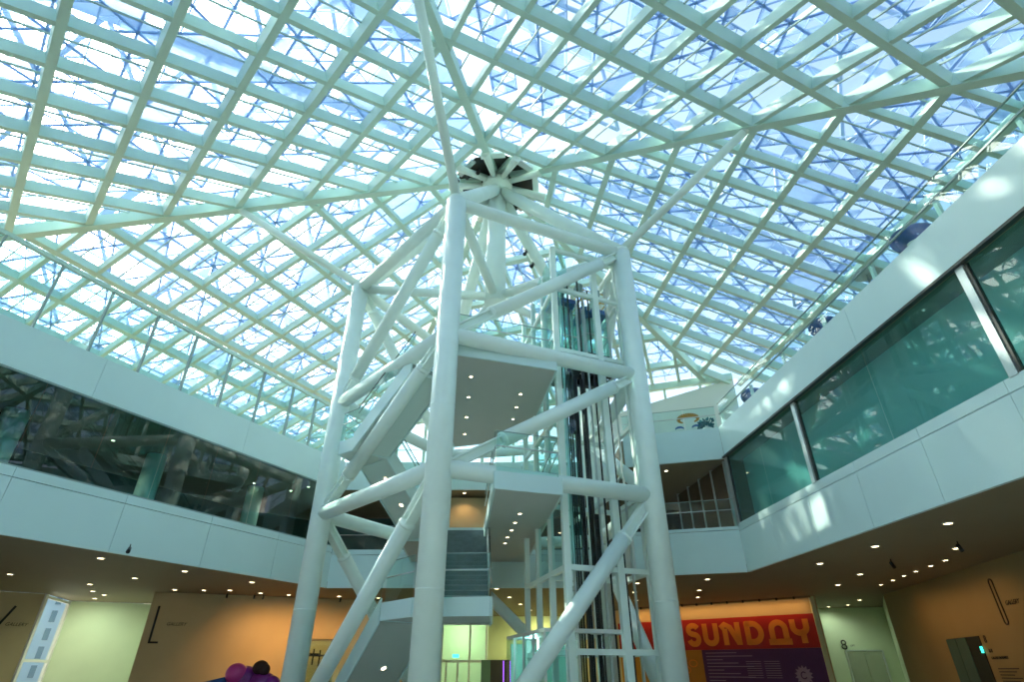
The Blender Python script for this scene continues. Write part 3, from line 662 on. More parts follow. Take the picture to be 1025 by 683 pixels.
# glass lobby at the foot of the lift
lo = root('glass_lobby', 'small cyan glass lobby with flat white roof at the foot of the lift', 'lobby', lp(-.2, 2, -E))
bm = B(); prism(bm, [(lp(u, v, 0).x, lp(u, v, 0).y) for u, v in ((-.75, .1), (1.9, .1), (1.9, 4.9), (-.75, 4.9))], .92, 1.02); part('roof_plate', bm, M['white'], lo)
for i, (u, v) in enumerate(((-.75, .1), (-.75, 1.3), (-.75, 2.5), (-.75, 3.7), (-.1, .1))):
    bm = B(); beam(bm, lp(u, v, -E), lp(u, v, .92), .07, .07); part('post', bm, M['alu'], lo)
for a_, b_ in (((-.75, .1), (-.1, .1)), ((-.75, .1), (-.75, 1.3)), ((-.75, 1.3), (-.75, 2.5)), ((-.75, 2.5), (-.75, 3.7)), ((-.75, 3.7), (-.75, 4.9))):
    bm = B(); bm.faces.new([bm.verts.new(t) for t in (lp(*a_, -E), lp(*b_, -E), lp(*b_, .92), lp(*a_, .92))]); part('pane', bm, M['gl_lift'], lo)
bm = B(); beam(bm, lp(-.6, 4.9, -.4), lp(1.8, 4.9, -.4), .05, 2.4); part('back_screen', bm, M['mint'], lo)

# ------------------------------------------------------------------ glass screens and railings on the terraces
gs = root('glass_screen', 'row of tall frameless glass screens with slim posts along the left terrace', 'glass screen', V(-12, 19, Z4))
ys = [14.311-1.479*k for k in range(12, 0, -1)]+[14.311, 15.79, 17.306, 18.78, 20.277, 21.84, 23.383, 24.704, 25.95]
for i, y in enumerate(ys):
    c = Vector((lineL(y), y, 0))+nL*.12
    bm = B(); bar(bm, V(c.x, c.y, Z4-.02), V(c.x, c.y, Z4+2.42), dL, nL, .05, -.07, .07); part('post', bm, M['gasket'], gs)
    if i < len(ys)-1:
        e = Vector((lineL(ys[i+1]), ys[i+1], 0))+nL*.12
        bm = B(); u = c+dL*.04; v = e-dL*.04; bm.faces.new([bm.verts.new(t) for t in (V(u.x, u.y, Z4), V(v.x, v.y, Z4), V(v.x, v.y, Z4+2.4), V(u.x, u.y, Z4+2.4))]); part('pane', bm, M['gl_screen'], gs)
c0 = Vector((lineL(ys[0]), ys[0], 0))+nL*.12; c1 = Vector((lineL(ys[-1]), ys[-1], 0))+nL*.12
bm = B(); beam(bm, V(c0.x, c0.y, Z4+2.48), V(c1.x, c1.y, Z4+2.48), .12, .14); part('top_rail', bm, M['beam'], gs, 'pale green top rail')
gr = root('glass_railing', 'long glass railing with pale posts on the upper right terrace', 'railing', V(9.5, 14, Z4))
yp = [22.2, 19.4, 16.9, 14.43, 12.0, 9.58, 7.29, 4.9, 2.5, 0, -2.5, -4.8]
for i, y in enumerate(yp):
    c = onR(y, .18)
    bm = B(); bar(bm, V(c.x, c.y, Z4), V(c.x, c.y, Z4+.55), dR, nR, .1, -.03, .06); part('post', bm, M['steel'], gr)
    if i < len(yp)-1:
        e = onR(yp[i+1], .1); u = onR(y, .1)
        bm = B(); bm.faces.new([bm.verts.new(t) for t in (V(u.x, u.y, Z4-.02), V(e.x, e.y, Z4-.02), V(e.x, e.y, Z4+1.05), V(u.x, u.y, Z4+1.05))]); part('pane', bm, M['gl_rail'], gr)
for z, th, m in ((Z4+.58, .05, M['gasket']), (Z4+1.05, .02, M['gasket'])):
    bm = B(); a = onR(22.3, .12); b = onR(-4.8, .12); beam(bm, V(a.x, a.y, z), V(b.x, b.y, z), .05, th); part('rail', bm, m, gr)
def off(p, o, d): return (p[0]+o.x*d, p[1]+o.y*d)
g = root('glass_railing', 'glass railing on the upper back terrace in front of the white wall', 'railing', V(7, 23, Z4)); rail(g, [off(K2, k3o, .2), off(K3, k3o, .2)], Z4, 1.05)
g = root('glass_railing', 'glass railing on the middle level beside the right window corner', 'railing', V(7, 23, ZG-.1)); rail(g, [off(K2, k3o, .15), off(K3, k3o, .15)], ZG-.1, 1.1)
g = root('glass_railing', 'glass railing on the middle level balcony behind the stairs', 'railing', V(-5, 27, ZG-.15)); rail(g, [(LF[0]+.2, 27.15), (-4.7, 27.15)], ZG-.15, 1.1)
g = root('glass_railing', 'glass railing on the upper level balcony behind the stairs', 'railing', V(-3, 27, Z4)); rail(g, [(LF[0]+.2, 27.15), (-2.6, 27.15), (4.8, 27.15)], Z4, 1.1)

# ------------------------------------------------------------------ middle level back rooms
wallstrip('wall_corridor', (4.9, 31), (9.4, 31), ZS, Z3, M['brown'], 'dark brown back wall of the recess beside the right window corner')
wallstrip('wall_stair_back', (-8.4, 33), (4.9, 33), ZS, Z3, M['darkwall'], 'dark back wall of the middle level behind the stairs')
wallstrip('wall_landing_back', (-4.4, 28.5), (.8, 28.5), ZS, Z3, M['wallwarm'], 'beige wall at the head of the lower stairs')
pw = root('window_6', 'brown panelled screen with pale mullions beside the right window corner', 'window', V(8.6, 25, ZS), kind='structure')
for i in range(5):
    p = Vector((8.95-.16*i, 22.75+1.25*i, 0))
    bm = B(); beam(bm, V(p.x, p.y, ZS), V(p.x, p.y, Z3), .12, .12); part('mullion', bm, M['alu'], pw)
    if i < 4:
        q = Vector((8.95-.16*(i+1), 22.75+1.25*(i+1), 0)); bm = B(); beam(bm, V(p.x, p.y, 6.25), V(q.x, q.y, 6.25), .05, 2.6); part('brown_panel', bm, M['brown'], pw)
r = root('sideboard', 'dark cabinet with pale top in the middle level recess', 'cabinet', V(6.6, 29.5, ZS))
bm = B(); prism(bm, [(5.6, 29), (7.6, 29), (7.6, 29.6), (5.6, 29.6)], ZS-.05, ZS+1.5); part('body', bm, M['dark'], r)
bm = B(); prism(bm, [(5.55, 28.95), (7.65, 28.95), (7.65, 29.65), (5.55, 29.65)], ZS+1.5, ZS+1.56); part('top', bm, M['alu'], r)

# ------------------------------------------------------------------ ground level walls
LW0, LW1 = (-16.85, 28.55), (-5.0, 33.12)
wallstrip('wall_left', LW0, LW1, -E, Z1+.005, M['wallwarm'], 'long beige wall washed orange, lettered L gallery', .3)
lw = Vector((LW1[0]-LW0[0], LW1[1]-LW0[1], 0)).normalized(); lwn = Vector((lw.y, -lw.x, 0))
wallstrip('wall_left_return', LW0, (-20.0, 34.0), -E, Z1+.005, M['wallgreen'], 'return wall behind the left end of the L gallery wall', .25, out=Vector((.9, .5, 0)))
VW0, VW1 = (-34., 19.05), (-22.56, 29.34)
wallstrip('wall_far_left', VW0, VW1, -E, Z1+.005, M['wallwarm'], 'beige wall at the far left, lettered V gallery', .3)
wallstrip('wall_recess', (-23.54, 32.46), (-20.0, 34.02), -E, Z1+.005, M['wallgreen'], 'pale daylit wall of the recess between the two lettered gallery walls', .25)
r = root('window_7', 'narrow tall window at far left looking out to a pale tower block', 'window', V(-23, 31, -E), kind='structure')
p, q = Vector((-22.56, 29.4, 0)), Vector((-23.54, 32.46, 0))
for a in (p, q): 
    bm = B(); beam(bm, V(a.x, a.y, -E), V(a.x, a.y, Z1), .16, .16); part('frame', bm, M['white'], r)
for z in (.42, Z1-.1):
    bm = B(); beam(bm, V(p.x, p.y, z), V(q.x, q.y, z), .1, .12); part('transom', bm, M['white'], r)
bm = B(); bm.faces.new([bm.verts.new(t) for t in (V(p.x, p.y, -E), V(q.x, q.y, -E), V(q.x, q.y, Z1), V(p.x, p.y, Z1))]); part('pane', bm, M['gl_ext'], r)
tb = root('tower_block', 'pale tower block with rows of small windows outside the left window', 'building', V(-52, 62, -14))
tx = Vector((.82, .57, 0)); tyv = Vector((-.57, .82, 0)); T0 = Vector((-64, 56, 0))
bm = B(); prism(bm, [(t.x, t.y) for t in (T0, T0+tx*26, T0+tx*26+tyv*14, T0+tyv*14)], -14, 19); part('body', bm, M['tower'], tb)
for fl in range(-1, 6):
    for c_ in range(10):
        q = T0+tx*(11.5+1.3*c_)-tyv*.06; z = -.6+fl*1.7
        bm = B(); bar(bm, V(q.x, q.y, z), V(q.x, q.y, z+1.1), tx, tyv, .5, -.05, .1); part('window', bm, M['towerwin'], tb)
# back centre
wallstrip('wall_centre_back', (-1.6, 42), (9, 42), -E, Z1+.005, M['wallgreen'], 'yellow green lit wall at the back between stairs and lift', .25)
wallstrip('wall_centre_left', (-5.0, 33.2), (-5.6, 44), -E, Z1+.005, M['wallgreen'], 'side wall of the passage behind the stairs', .25)
wallstrip('wall_centre_right', (7.54, 36.3), (7.7, 42), -E, Z1+.005, M['wallgreen'], 'side wall of the passage behind the lift', .25)
r = root('door_1', 'glazed entrance doors with green lit sign at the back below the stair landing', 'door', V(-3.4, 42, -E), kind='structure')
for x in (-4.9, -4.3, -3.55, -2.8, -1.7):
    bm = B(); beam(bm, V(x, 42.0, -E), V(x, 42.0, Z1 if x in (-4.9, -2.8, -1.7) else .6), .14, .12); part('frame', bm, M['alu'], r)
bm = B(); beam(bm, V(-4.95, 42, .55), V(-1.65, 42, .55), .12, .16); part('transom', bm, M['alu'], r)
for x0, x1 in ((-4.85, -2.85), (-2.75, -1.75)):
    bm = B(); bm.faces.new([bm.verts.new(t) for t in (V(x0, 42, -E), V(x1, 42, -E), V(x1, 42, Z1), V(x0, 42, Z1))]); part('pane', bm, M['gl_ext'], r)
wallstrip('wall_lobby_back', (-8, 45.9), (-1.5, 45.9), -E, Z1, M['wallgreen'], 'bright wall of the lobby beyond the glazed doors', .2)
bm = B(); prism(bm, [(-3.9, 41.86), (-3.5, 41.86), (-3.5, 41.92), (-3.9, 41.92)], .75, .95); single('exit_sign', bm, M['exitg'], 'small green lit exit sign above the glazed back doors', 'sign')
r = root('door_2', 'dark doorway with a violet lit edge in the yellow green back wall', 'door', V(-1, 41.9, -E), kind='structure')
bm = B(); prism(bm, [(-1.98, 41.8), (-.1, 41.8), (-.1, 41.98), (-1.98, 41.98)], -E, .62); part('opening', bm, M['black'], r)
bm = B(); prism(bm, [(-2.0, 41.7), (-1.4, 41.7), (-1.4, 41.79), (-2.0, 41.79)], -E, .62); part('jamb', bm, M['darkwall'], r)
for x in (-.55, -.12):
    bm = B(); beam(bm, V(x, 41.76, -E), V(x, 41.76, .58), .03, .03); part('light_tube', bm, M['violet'], r, 'violet light tube')
# SUNDAY wall
SW0, SW1 = Vector((7.54, 36.28, 0)), Vector((14.97, 30.17, 0)); sw = (SW1-SW0).normalized(); swn = Vector((sw.y, -sw.x, 0))
if swn.y > 0: swn = -swn
wallstrip('wall_banner', (SW0.x-sw.x*4, SW0.y-sw.y*4), (SW1.x, SW1.y), -E, Z1+.005, M['wallwarm'], 'wall behind the red and purple exhibition banner', .3, out=-swn)
def sp_(u, z, o=.0): q = SW0+sw*u+swn*o; return V(q.x, q.y, z)
def sbox(bm, u0, u1, z0, z1, o0, o1): hexa(bm, [sp_(u0, z0, o0), sp_(u1, z0, o0), sp_(u1, z0, o1), sp_(u0, z0, o1), sp_(u0, z1, o0), sp_(u1, z1, o0), sp_(u1, z1, o1), sp_(u0, z1, o1)])
bn = root('banner', 'red and purple exhibition banner with big orange word SUNDAY', 'banner', sp_(5, -E))
bm = B(); sbox(bm, -1.5, 9.5, .97, 2.44, .01, .05); part('red_band', bm, M['red'], bn, 'red top band')
bm = B(); sbox(bm, 3.45, 9.5, -E+.1, .965, .01, .05); pp = part('purple_panel', bm, M['purple'], bn, 'purple text panel')
bm = B(); sbox(bm, -1.5, 3.44, -E+.1, .965, .01, .05); part('mustard_panel', bm, M['mustard'], bn, 'mustard panel')
def strokes(bm, paths, u0, w, z0, h, t, o0=.051, o1=.075):
    """heavy letter strokes in unit coordinates"""
    for path in paths:
        pts = [Vector((u0+p[0]*w, z0+p[1]*h)) for p in path]; n = len(pts); Lf, Rt = [], []
        for i in range(n):
            d = (pts[min(i+1, n-1)]-pts[max(i-1, 0)]).normalized(); nn = Vector((-d.y, d.x)); tt = path[i][2] if len(path[i]) > 2 else t
            Lf.append(pts[i]+nn*tt/2); Rt.append(pts[i]-nn*tt/2)
        for i in range(n-1):
            a, b, c, d = Lf[i], Lf[i+1], Rt[i+1], Rt[i]
            hexa(bm, [sp_(a.x, a.y, o0), sp_(b.x, b.y, o0), sp_(c.x, c.y, o0), sp_(d.x, d.y, o0), sp_(a.x, a.y, o1), sp_(b.x, b.y, o1), sp_(c.x, c.y, o1), sp_(d.x, d.y, o1)])
def arc(cx, cy, rx, ry, a0, a1, n=14): return [(cx+rx*math.cos(math.radians(a0+(a1-a0)*i/n)), cy+ry*math.sin(math.radians(a0+(a1-a0)*i/n))) for i in range(n+1)]
LET = dict(
    S=[arc(.5, .72, .32, .19, 20, 270)+arc(.5, .31, .32, .21, 90, -170)],
    U=[[(.2, .97), (.2, .4)]+arc(.5, .36, .3, .25, 180, 360)+[(.8, .4), (.8, .97)]],
    N=[[(.2, .02), (.2, .72)], [(.0, .74), (.22, .9), (.45, .78), (.8, .1)], [(.82, .02), (.82, .97)]],
    D=[[(.2, .02), (.2, .98)], [(.15, .88), (.4, .88)]+arc(.42, .5, .38, .38, 90, -90)+[(.15, .12)]],
    A=[[(.2, .1), (.2, .55)]+arc(.5, .6, .3, .28, 180, 0)+[(.8, .55), (.8, .1)], [(.0, .1), (1., .1)]],
    Y=[[(.16, .98), (.16, .72)]+arc(.5, .68, .34, .25, 180, 360)+[(.84, .72), (.84, .98)], [(.62, .5), (.62, .02)]],
)
for ch, u0, u1 in (('S', 2.72, 3.55), ('U', 3.6, 4.6), ('N', 4.68, 5.78), ('D', 5.86, 6.98), ('A', 7.08, 8.18), ('Y', 8.2, 9.12)):
    bm = B(); strokes(bm, LET[ch], u0, u1-u0, 1.14, 1.1, .27); part('letter', bm, M['orange'], bn, 'orange letter %s' % ch)
for i, (s_, u1) in enumerate((('A WEEKDAY OF THE', .5), ('NATURE AND', .5), ('COLOUR SHOW', .5))): pass
for i in range(9):
    bm = B(); u1 = 5.3+(.9*math.sin(i*2.1)); sbox(bm, 3.65, u1, .80-i*.155, .835-i*.155, .05, .056); part('text_line', bm, M['lilac'], bn, 'row of small pale text')
for cx in (5.7, 6.6):
    for i in range(8):
        bm = B(); sbox(bm, cx, cx+.75, .40-i*.1, .425-i*.1, .05, .056); part('text_line', bm, M['lilac'], bn, 'row of tiny pale text')
bm = B(); pts = []
for i in range(28):
    rr = .42 if i % 2 else .3; t = 2*math.pi*i/28; pts.append((8.35+rr*math.cos(t), -.18+rr*math.sin(t)))
va = [bm.verts.new(sp_(*p, .05)) for p in pts]; vb = [bm.verts.new(sp_(*p, .062)) for p in pts]; bm.faces.new(vb)
for i in range(28): bm.faces.new((va[i], va[(i+1) % 28], vb[(i+1) % 28], vb[i]))
part('emblem', bm, M['lilac'], bn, 'pale frilled emblem')
bm = B(); strokes(bm, [arc(0, 0, .12, .14, 40, 330)], 8.35, 1, -.18, 1, .05, .062, .07); part('emblem_mark', bm, M['purple'], bn)
for i in range(3):
    bm = B(); sbox(bm, 1.0, 2.45-.2*i, 1.95-i*.3, 2.08-i*.3, .05, .06); part('text_line', bm, M['orange'], bn, 'row of small orange text')
for i in range(5):
    bm = B(); strokes(bm, [arc(0, 0, .22, .16, 0, 360)], 1.2+.42*i, 1, .35-(i % 2)*.3, 1, .05); part('scroll_mark', bm, M['orange'], bn, 'orange scroll mark')
r = root('track_light_bar', 'orange glowing light trough along the top of the banner wall', 'light trough', sp_(4, 3.0))
bm = B(); sbox(bm, -2, 9.55, 3.12, 3.2, .25, .33); part('trough', bm, M['ceil'], r)
for i in range(11):
    bm = B(); c = sp_(.3+.85*i, 3.08, .4); tube(bm, c, c+Vector((0, 0, .12)), .05, seg=10); part('spot_head', bm, M['dark'], r)
# slot and lift recess on the right
wallstrip('wall_banner_end', (14.97, 30.17), (15.6, 36.9), -E, Z1+.005, M['wallgreen'], 'pale edge wall at the right end of the banner wall', .2, out=Vector((-1, 0, 0)))
wallstrip('wall_lift_recess', (15.6, 36.85), (21.6, 35.68), -E, Z1+.005, M['wallgreen'], 'pale wall of the passenger lift recess', .25)
wallstrip('wall_recess_side', (21.6, 35.68), (18.21, 29.75), -E, Z1+.005, M['wallgreen'], 'daylit side wall right of the passenger lift recess', .25, out=Vector((1, -.4, 0)))
r = root('door_3', 'steel passenger lift doors in the pale recess right of the banner', 'door', V(19.9, 36, -E), kind='structure')
e0, e1 = Vector((18.98, 36.14, 0)), Vector((20.85, 35.78, 0)); ed = (e1-e0).normalized(); en = Vector((ed.y, -ed.x, 0)); em = e0.lerp(e1, .5)
bm = B(); bar(bm, V(e0.x, e0.y, -E), V(em.x-ed.x*.01, em.y-ed.y*.01, -E), en, Vector((0, 0, 1)), .08, 0, 2.52); part('door_leaf', bm, M['steeldoor'], r)
bm = B(); bar(bm, V(em.x+ed.x*.01, em.y+ed.y*.01, -E), V(e1.x, e1.y, -E), en, Vector((0, 0, 1)), .08, 0, 2.52); part('door_leaf', bm, M['steeldoor'], r)
bm = B(); bar(bm, V(e0.x, e0.y, .95), V(e1.x, e1.y, .95), en, Vector((0, 0, 1)), .14, 0, .08); part('lintel', bm, M['alu'], r)
for e in (e0, e1):
    bm = B(); bar(bm, V(e.x, e.y, -E), V(e.x, e.y, 1.0), ed, en, .08, -.05, .09); part('jamb', bm, M['alu'], r)
r = root('lift_sign', 'small black figure eight sign beside the steel passenger lift doors', 'sign', V(18.75, 36.1, 1.3)); c0 = Vector((18.78, 36.12, 0))+en*.03
text('8', .7, V(c0.x, c0.y, 1.05), ed, M['lettering'], r); text('LIFT', .13, V(c0.x+ed.x*.5, c0.y+ed.y*.5, 1.2), ed, M['lettering'], r, 'small_word')
# right gallery wall
RW0, RW1 = Vector((18.21, 29.75, 0)), Vector((15.77, 17.98, 0)); rw = (RW1-RW0).normalized(); rwn = Vector((-rw.y, rw.x, 0))
if rwn.x > 0: rwn = -rwn
rend = RW1+rw*23.5
wallstrip('wall_right_gallery', (RW0.x, RW0.y), (rend.x, rend.y), -E, Z1+.005, M['wallwarm_shaded'], 'beige wall on the lower right, lettered O gallery', .3, out=-rwn)
RWV = lambda d, z, o=.02: V(RW0.x+rw.x*d+rwn.x*o, RW0.y+rw.y*d+rwn.y*o, z)
def rwd(y): return (y-RW0.y)/rw.y
r = root('door_4', 'dark doorway in the lower right gallery wall with a small green light', 'door', RWV(rwd(23.6), -E), kind='structure')
d0, d1 = rwd(24.85), rwd(22.42)
bm = B(); hexa(bm, [RWV(d0, -E, .0), RWV(d1, -E, .0), RWV(d1, -E, .03), RWV(d0, -E, .03), RWV(d0, 1.08, .0), RWV(d1, 1.08, .0), RWV(d1, 1.08, .03), RWV(d0, 1.08, .03)]); part('opening', bm, M['black'], r)
for k, (a_, b_) in enumerate(((0, .3), (.32, .62))):
    bm = B(); u = d0+(d1-d0)*a_; v = d0+(d1-d0)*b_; hexa(bm, [RWV(u, -E, .03), RWV(v, -E, .03), RWV(v, -E, .06), RWV(u, -E, .06), RWV(u, 1.06, .03), RWV(v, 1.06, .03), RWV(v, 1.06, .06), RWV(u, 1.06, .06)]); part('door_leaf', bm, M['darkwall'], r)
bm = B(); hexa(bm, [RWV(d1-.1, .55, .03), RWV(d1, .55, .03), RWV(d1, .55, .07), RWV(d1-.1, .55, .07), RWV(d1-.1, .75, .03), RWV(d1, .75, .03), RWV(d1, .75, .07), RWV(d1-.1, .75, .07)]); part('green_light', bm, M['exitg'], r)
r = root('wall_lettering', 'tall narrow black letter O with word GALLERY on the right wall', 'lettering', RWV(rwd(20.4), 1.3))
bm = B(); n_ = 40; dO = rwd(20.38); ring = []
for i in range(n_):
    t = 2*math.pi*i/n_; cxx = .13*math.cos(t); czz = .13*math.sin(t)+(.58 if math.sin(t) > 0 else -.58); ring.append((cxx, czz))
for i in range(n_):
    (x0, z0), (x1, z1) = ring[i], ring[(i+1) % n_]; f0 = lambda x, z, k: (x*k, (abs(z)-.58)*k*(1 if z > 0 else -1)+(.58 if z > 0 else -.58))
    i0, i1 = f0(x0, z0, .68), f0(x1, z1, .68)
    hexa(bm, [RWV(dO+p_[0], 2.0+p_[1], .005) for p_ in ((x0, z0), (x1, z1), i1, i0)]+[RWV(dO+p_[0], 2.0+p_[1], .03) for p_ in ((x0, z0), (x1, z1), i1, i0)])
part('letter', bm, M['lettering'], r)
text('GALLERY', .19, RWV(dO+.35, 1.85, .01), rw, M['lettering'], r, 'word', shear=.3)
r = root('wall_text', 'small black exhibition text beside the right dark doorway', 'lettering', RWV(rwd(21.8), .3))
text('8', .34, RWV(d1+.25, .85, .01), rw, M['lettering'], r, 'number'); text('0-8', .17, RWV(d1+.3, .55, .01), rw, M['lettering'], r, 'number'); text('GALLERY ENTRANCE', .11, RWV(d1+.3, .35, .01), rw, M['lettering'], r, 'word')
for i in range(6):
    bm = B(); u, v, z = d1+.45, d1+1.7-.2*(i % 3), .05-i*.09
    hexa(bm, [RWV(u, z, .0), RWV(v, z, .0), RWV(v, z, .01), RWV(u, z, .01), RWV(u, z+.03, .0), RWV(v, z+.03, .0), RWV(v, z+.03, .01), RWV(u, z+.03, .01)]); part('text_line', bm, M['lettering'], r)
# lettering on the left walls
def LWV(d, z, o=.02): return V(LW0[0]+lw.x*d+lwn.x*o, LW0[1]+lw.y*d+lwn.y*o, z)
def lstroke(bm, f, a, b, w):
    d = Vector((b[0]-a[0], b[1]-a[1])).normalized(); nn = Vector((-d.y, d.x))*w/2
    q = [(a[0]+nn.x, a[1]+nn.y), (b[0]+nn.x, b[1]+nn.y), (b[0]-nn.x, b[1]-nn.y), (a[0]-nn.x, a[1]-nn.y)]
    hexa(bm, [f(x, z, .003) for x, z in q]+[f(x, z, .03) for x, z in q])
r = root('wall_lettering', 'large black letter L with word GALLERY on the orange lit wall', 'lettering', LWV(.4, 1.1))
bm = B(); lstroke(bm, LWV, (.36, 2.62), (.36, 1.08), .09); lstroke(bm, LWV, (.32, 1.12), (.72, 1.12), .08); part('letter', bm, M['lettering'], r)
text('GALLERY', .2, LWV(.85, 1.82, .008), lw, M['lettering'], r, 'word', shear=.3)
vw = Vector((VW1[0]-VW0[0], VW1[1]-VW0[1], 0)).normalized(); vwn = Vector((vw.y, -vw.x, 0)); VL = (Vector((*VW1, 0))-Vector((*VW0, 0))).length
def VWV(d, z, o=.02): return V(VW1[0]-vw.x*d+vwn.x*o, VW1[1]-vw.y*d+vwn.y*o, z)
r = root('wall_lettering', 'large black letter V with word GALLERY on the far left wall', 'lettering', VWV(2, 1.4))
bm = B(); lstroke(bm, VWV, (.95, 2.62), (1.35, 1.7), .1); lstroke(bm, VWV, (1.35, 1.7), (1.62, 2.6), .1); part('letter', bm, M['lettering'], r)
text('GALLERY', .2, VWV(1.08, 1.8, .008), vw, M['lettering'], r, 'word', shear=.3)
# black wayfinding mark and TT letters, glass case, shelf
r = root('wall_lettering', 'pair of slanted black T letters on the wall behind the glass case', 'lettering', LWV(7.6, .5))
for k in (0, .3):
    bm = B(); lstroke(bm, LWV, (7.6+k, .95-k*.2), (7.6+k, .25-k*.2), .07); lstroke(bm, LWV, (7.4+k, .72-k*.2), (7.85+k, .72-k*.2), .06); part('letter', bm, M['lettering'], r)
gc = root('glass_case', 'empty box of glass sheets with dark edges beside the left tower column', 'glass case', LWV(8, -E, 2.))
for a_, b_ in (((6.9, 1.2), (8.4, 1.2)), ((6.9, 1.2), (6.9, 2.6)), ((8.4, 1.2), (8.4, 2.6)), ((6.9, 2.6), (8.4, 2.6))):
    bm = B(); bm.faces.new([bm.verts.new(t) for t in (LWV(a_[0], -E, a_[1]), LWV(b_[0], -E, b_[1]), LWV(b_[0], 1.25, b_[1]), LWV(a_[0], 1.25, a_[1]))]); part('pane', bm, M['gl_rail'], gc)
    for z in (-E+.03, .62, 1.25):
        bm = B(); beam(bm, LWV(a_[0], z, a_[1]), LWV(b_[0], z, b_[1]), .03, .03); part('edge_strip', bm, M['dark'], gc)
    bm = B(); beam(bm, LWV(a_[0], -E, a_[1]), LWV(a_[0], 1.25, a_[1]), .03, .03); part('corner_strip', bm, M['dark'], gc)
bm = B(); bar(bm, LWV(6.95, .58, 1.9), LWV(8.3, .62, 1.9), lwn, Vector((0, 0, 1)), .5, 0, .04); part('shelf', bm, M['dark'], gc)
# purple sculpture
sc = root('sculpture', 'magenta rounded figure sculpture with a dark round head by the orange wall', 'sculpture', V(-11.0, 26.8, -E))
bm = B(); prism(bm, [(-12.6, 26.2), (-9.6, 26.2), (-9.6, 27.6), (-12.6, 27.6)], -E, -E+1.15); part('plinth', bm, M['magenta'], sc)
bm = B(); blob(bm, V(-11.1, 26.9, -.35), .55, (1.1, .9, 1)); blob(bm, V(-10.4, 26.9, -.45), .5, (1.3, .9, .9)); blob(bm, V(-9.9, 26.8, -.5), .35); bmesh.ops.remove_doubles(bm, verts=bm.verts[:], dist=.001); part('body', bm, M['magenta'], sc)
bm = B(); blob(bm, V(-11.35, 26.6, -.1), .42, (1, .9, .95)); part('shoulder', bm, M['pink'], sc, 'pink round shoulder')
bm = B(); blob(bm, V(-10.45, 26.75, .12), .3, (1.05, .95, .9)); blob(bm, V(-10.25, 26.7, .05), .22); part('head', bm, M['hair'], sc, 'dark brown round head')
bm = B(); tube(bm, V(-12.5, 26.5, -.5), V(-11.6, 26.5, -.28), .13, .1, 14); part('arm', bm, M['bluechair'], sc, 'blue arm')
# people behind the foot of the lift (only the crowns of their heads show)
def person(x, y, hgt, rz, lab, shirt):
    o_ = V(x, y, -E); r = root('person', lab, 'person', o_); k = hgt/1.7
    J_ = dict(pel=(0, 0, .92), ch=(0, 0, 1.25), nk=(0, 0, 1.45), hd0=(0, .0, 1.53), hd=(0, -.01, 1.62), ls=(.18, 0, 1.4), le=(.23, .02, 1.12), lh=(.22, -.06, .88), rs=(-.18, 0, 1.4), re=(-.23, .02, 1.12), rh=(-.22, -.06, .88),
              lk=(.1, -.01, .5), la=(.1, .02, .08), lf=(.1, -.14, .04), lhip=(.09, 0, .86), rk=(-.1, -.01, .5), ra=(-.1, .02, .08), rf=(-.1, -.14, .04), rhip=(-.09, 0, .86))
    R_ = dict(pel=.15, ch=.15, nk=.06, hd0=.085, hd=.1, ls=.07, le=.045, lh=.035, rs=.07, re=.045, rh=.035, lk=.06, la=.045, lf=.04, lhip=.09, rk=.06, ra=.045, rf=.04, rhip=.09)
    Ed = [('pel', 'ch'), ('ch', 'nk'), ('nk', 'hd0'), ('hd0', 'hd'), ('ch', 'ls'), ('ls', 'le'), ('le', 'lh'), ('ch', 'rs'), ('rs', 're'), ('re', 'rh'), ('pel', 'lhip'), ('lhip', 'lk'), ('lk', 'la'), ('la', 'lf'), ('pel', 'rhip'), ('rhip', 'rk'), ('rk', 'ra'), ('ra', 'rf')]
    ks = list(J_); me = bpy.data.meshes.new('body'); me.from_pydata([Vector(J_[q])*k for q in ks], [(ks.index(a), ks.index(b)) for a, b in Ed], [])
    ob = bpy.data.objects.new('body', me); COL.objects.link(ob); ob.parent = r; ob.rotation_euler.z = rz; me.materials.append(shirt)
    sm = ob.modifiers.new('skin', 'SKIN'); sd = me.skin_vertices[0].data
    for i, q in enumerate(ks): sd[i].radius = (R_[q]*k, R_[q]*k); sd[i].use_root = (q == 'pel')
    ob.modifiers.new('sub', 'SUBSURF').levels = 2; ob.modifiers['sub'].render_levels = 2
    bm = B(); blob(bm, o_+Vector((0, 0, 1.64*k)), .115*k, (1, 1.08, .95)); part('hair', bm, M['hair'], r)
person(.52, 20.2, 1.47, 2.6, 'dark haired person standing left of the glass lift lobby, only head visible', M['cloth'])
person(1.95, 24.6, 1.45, 3.4, 'dark haired person behind the lift frame, only the head visible', M['cloth'])

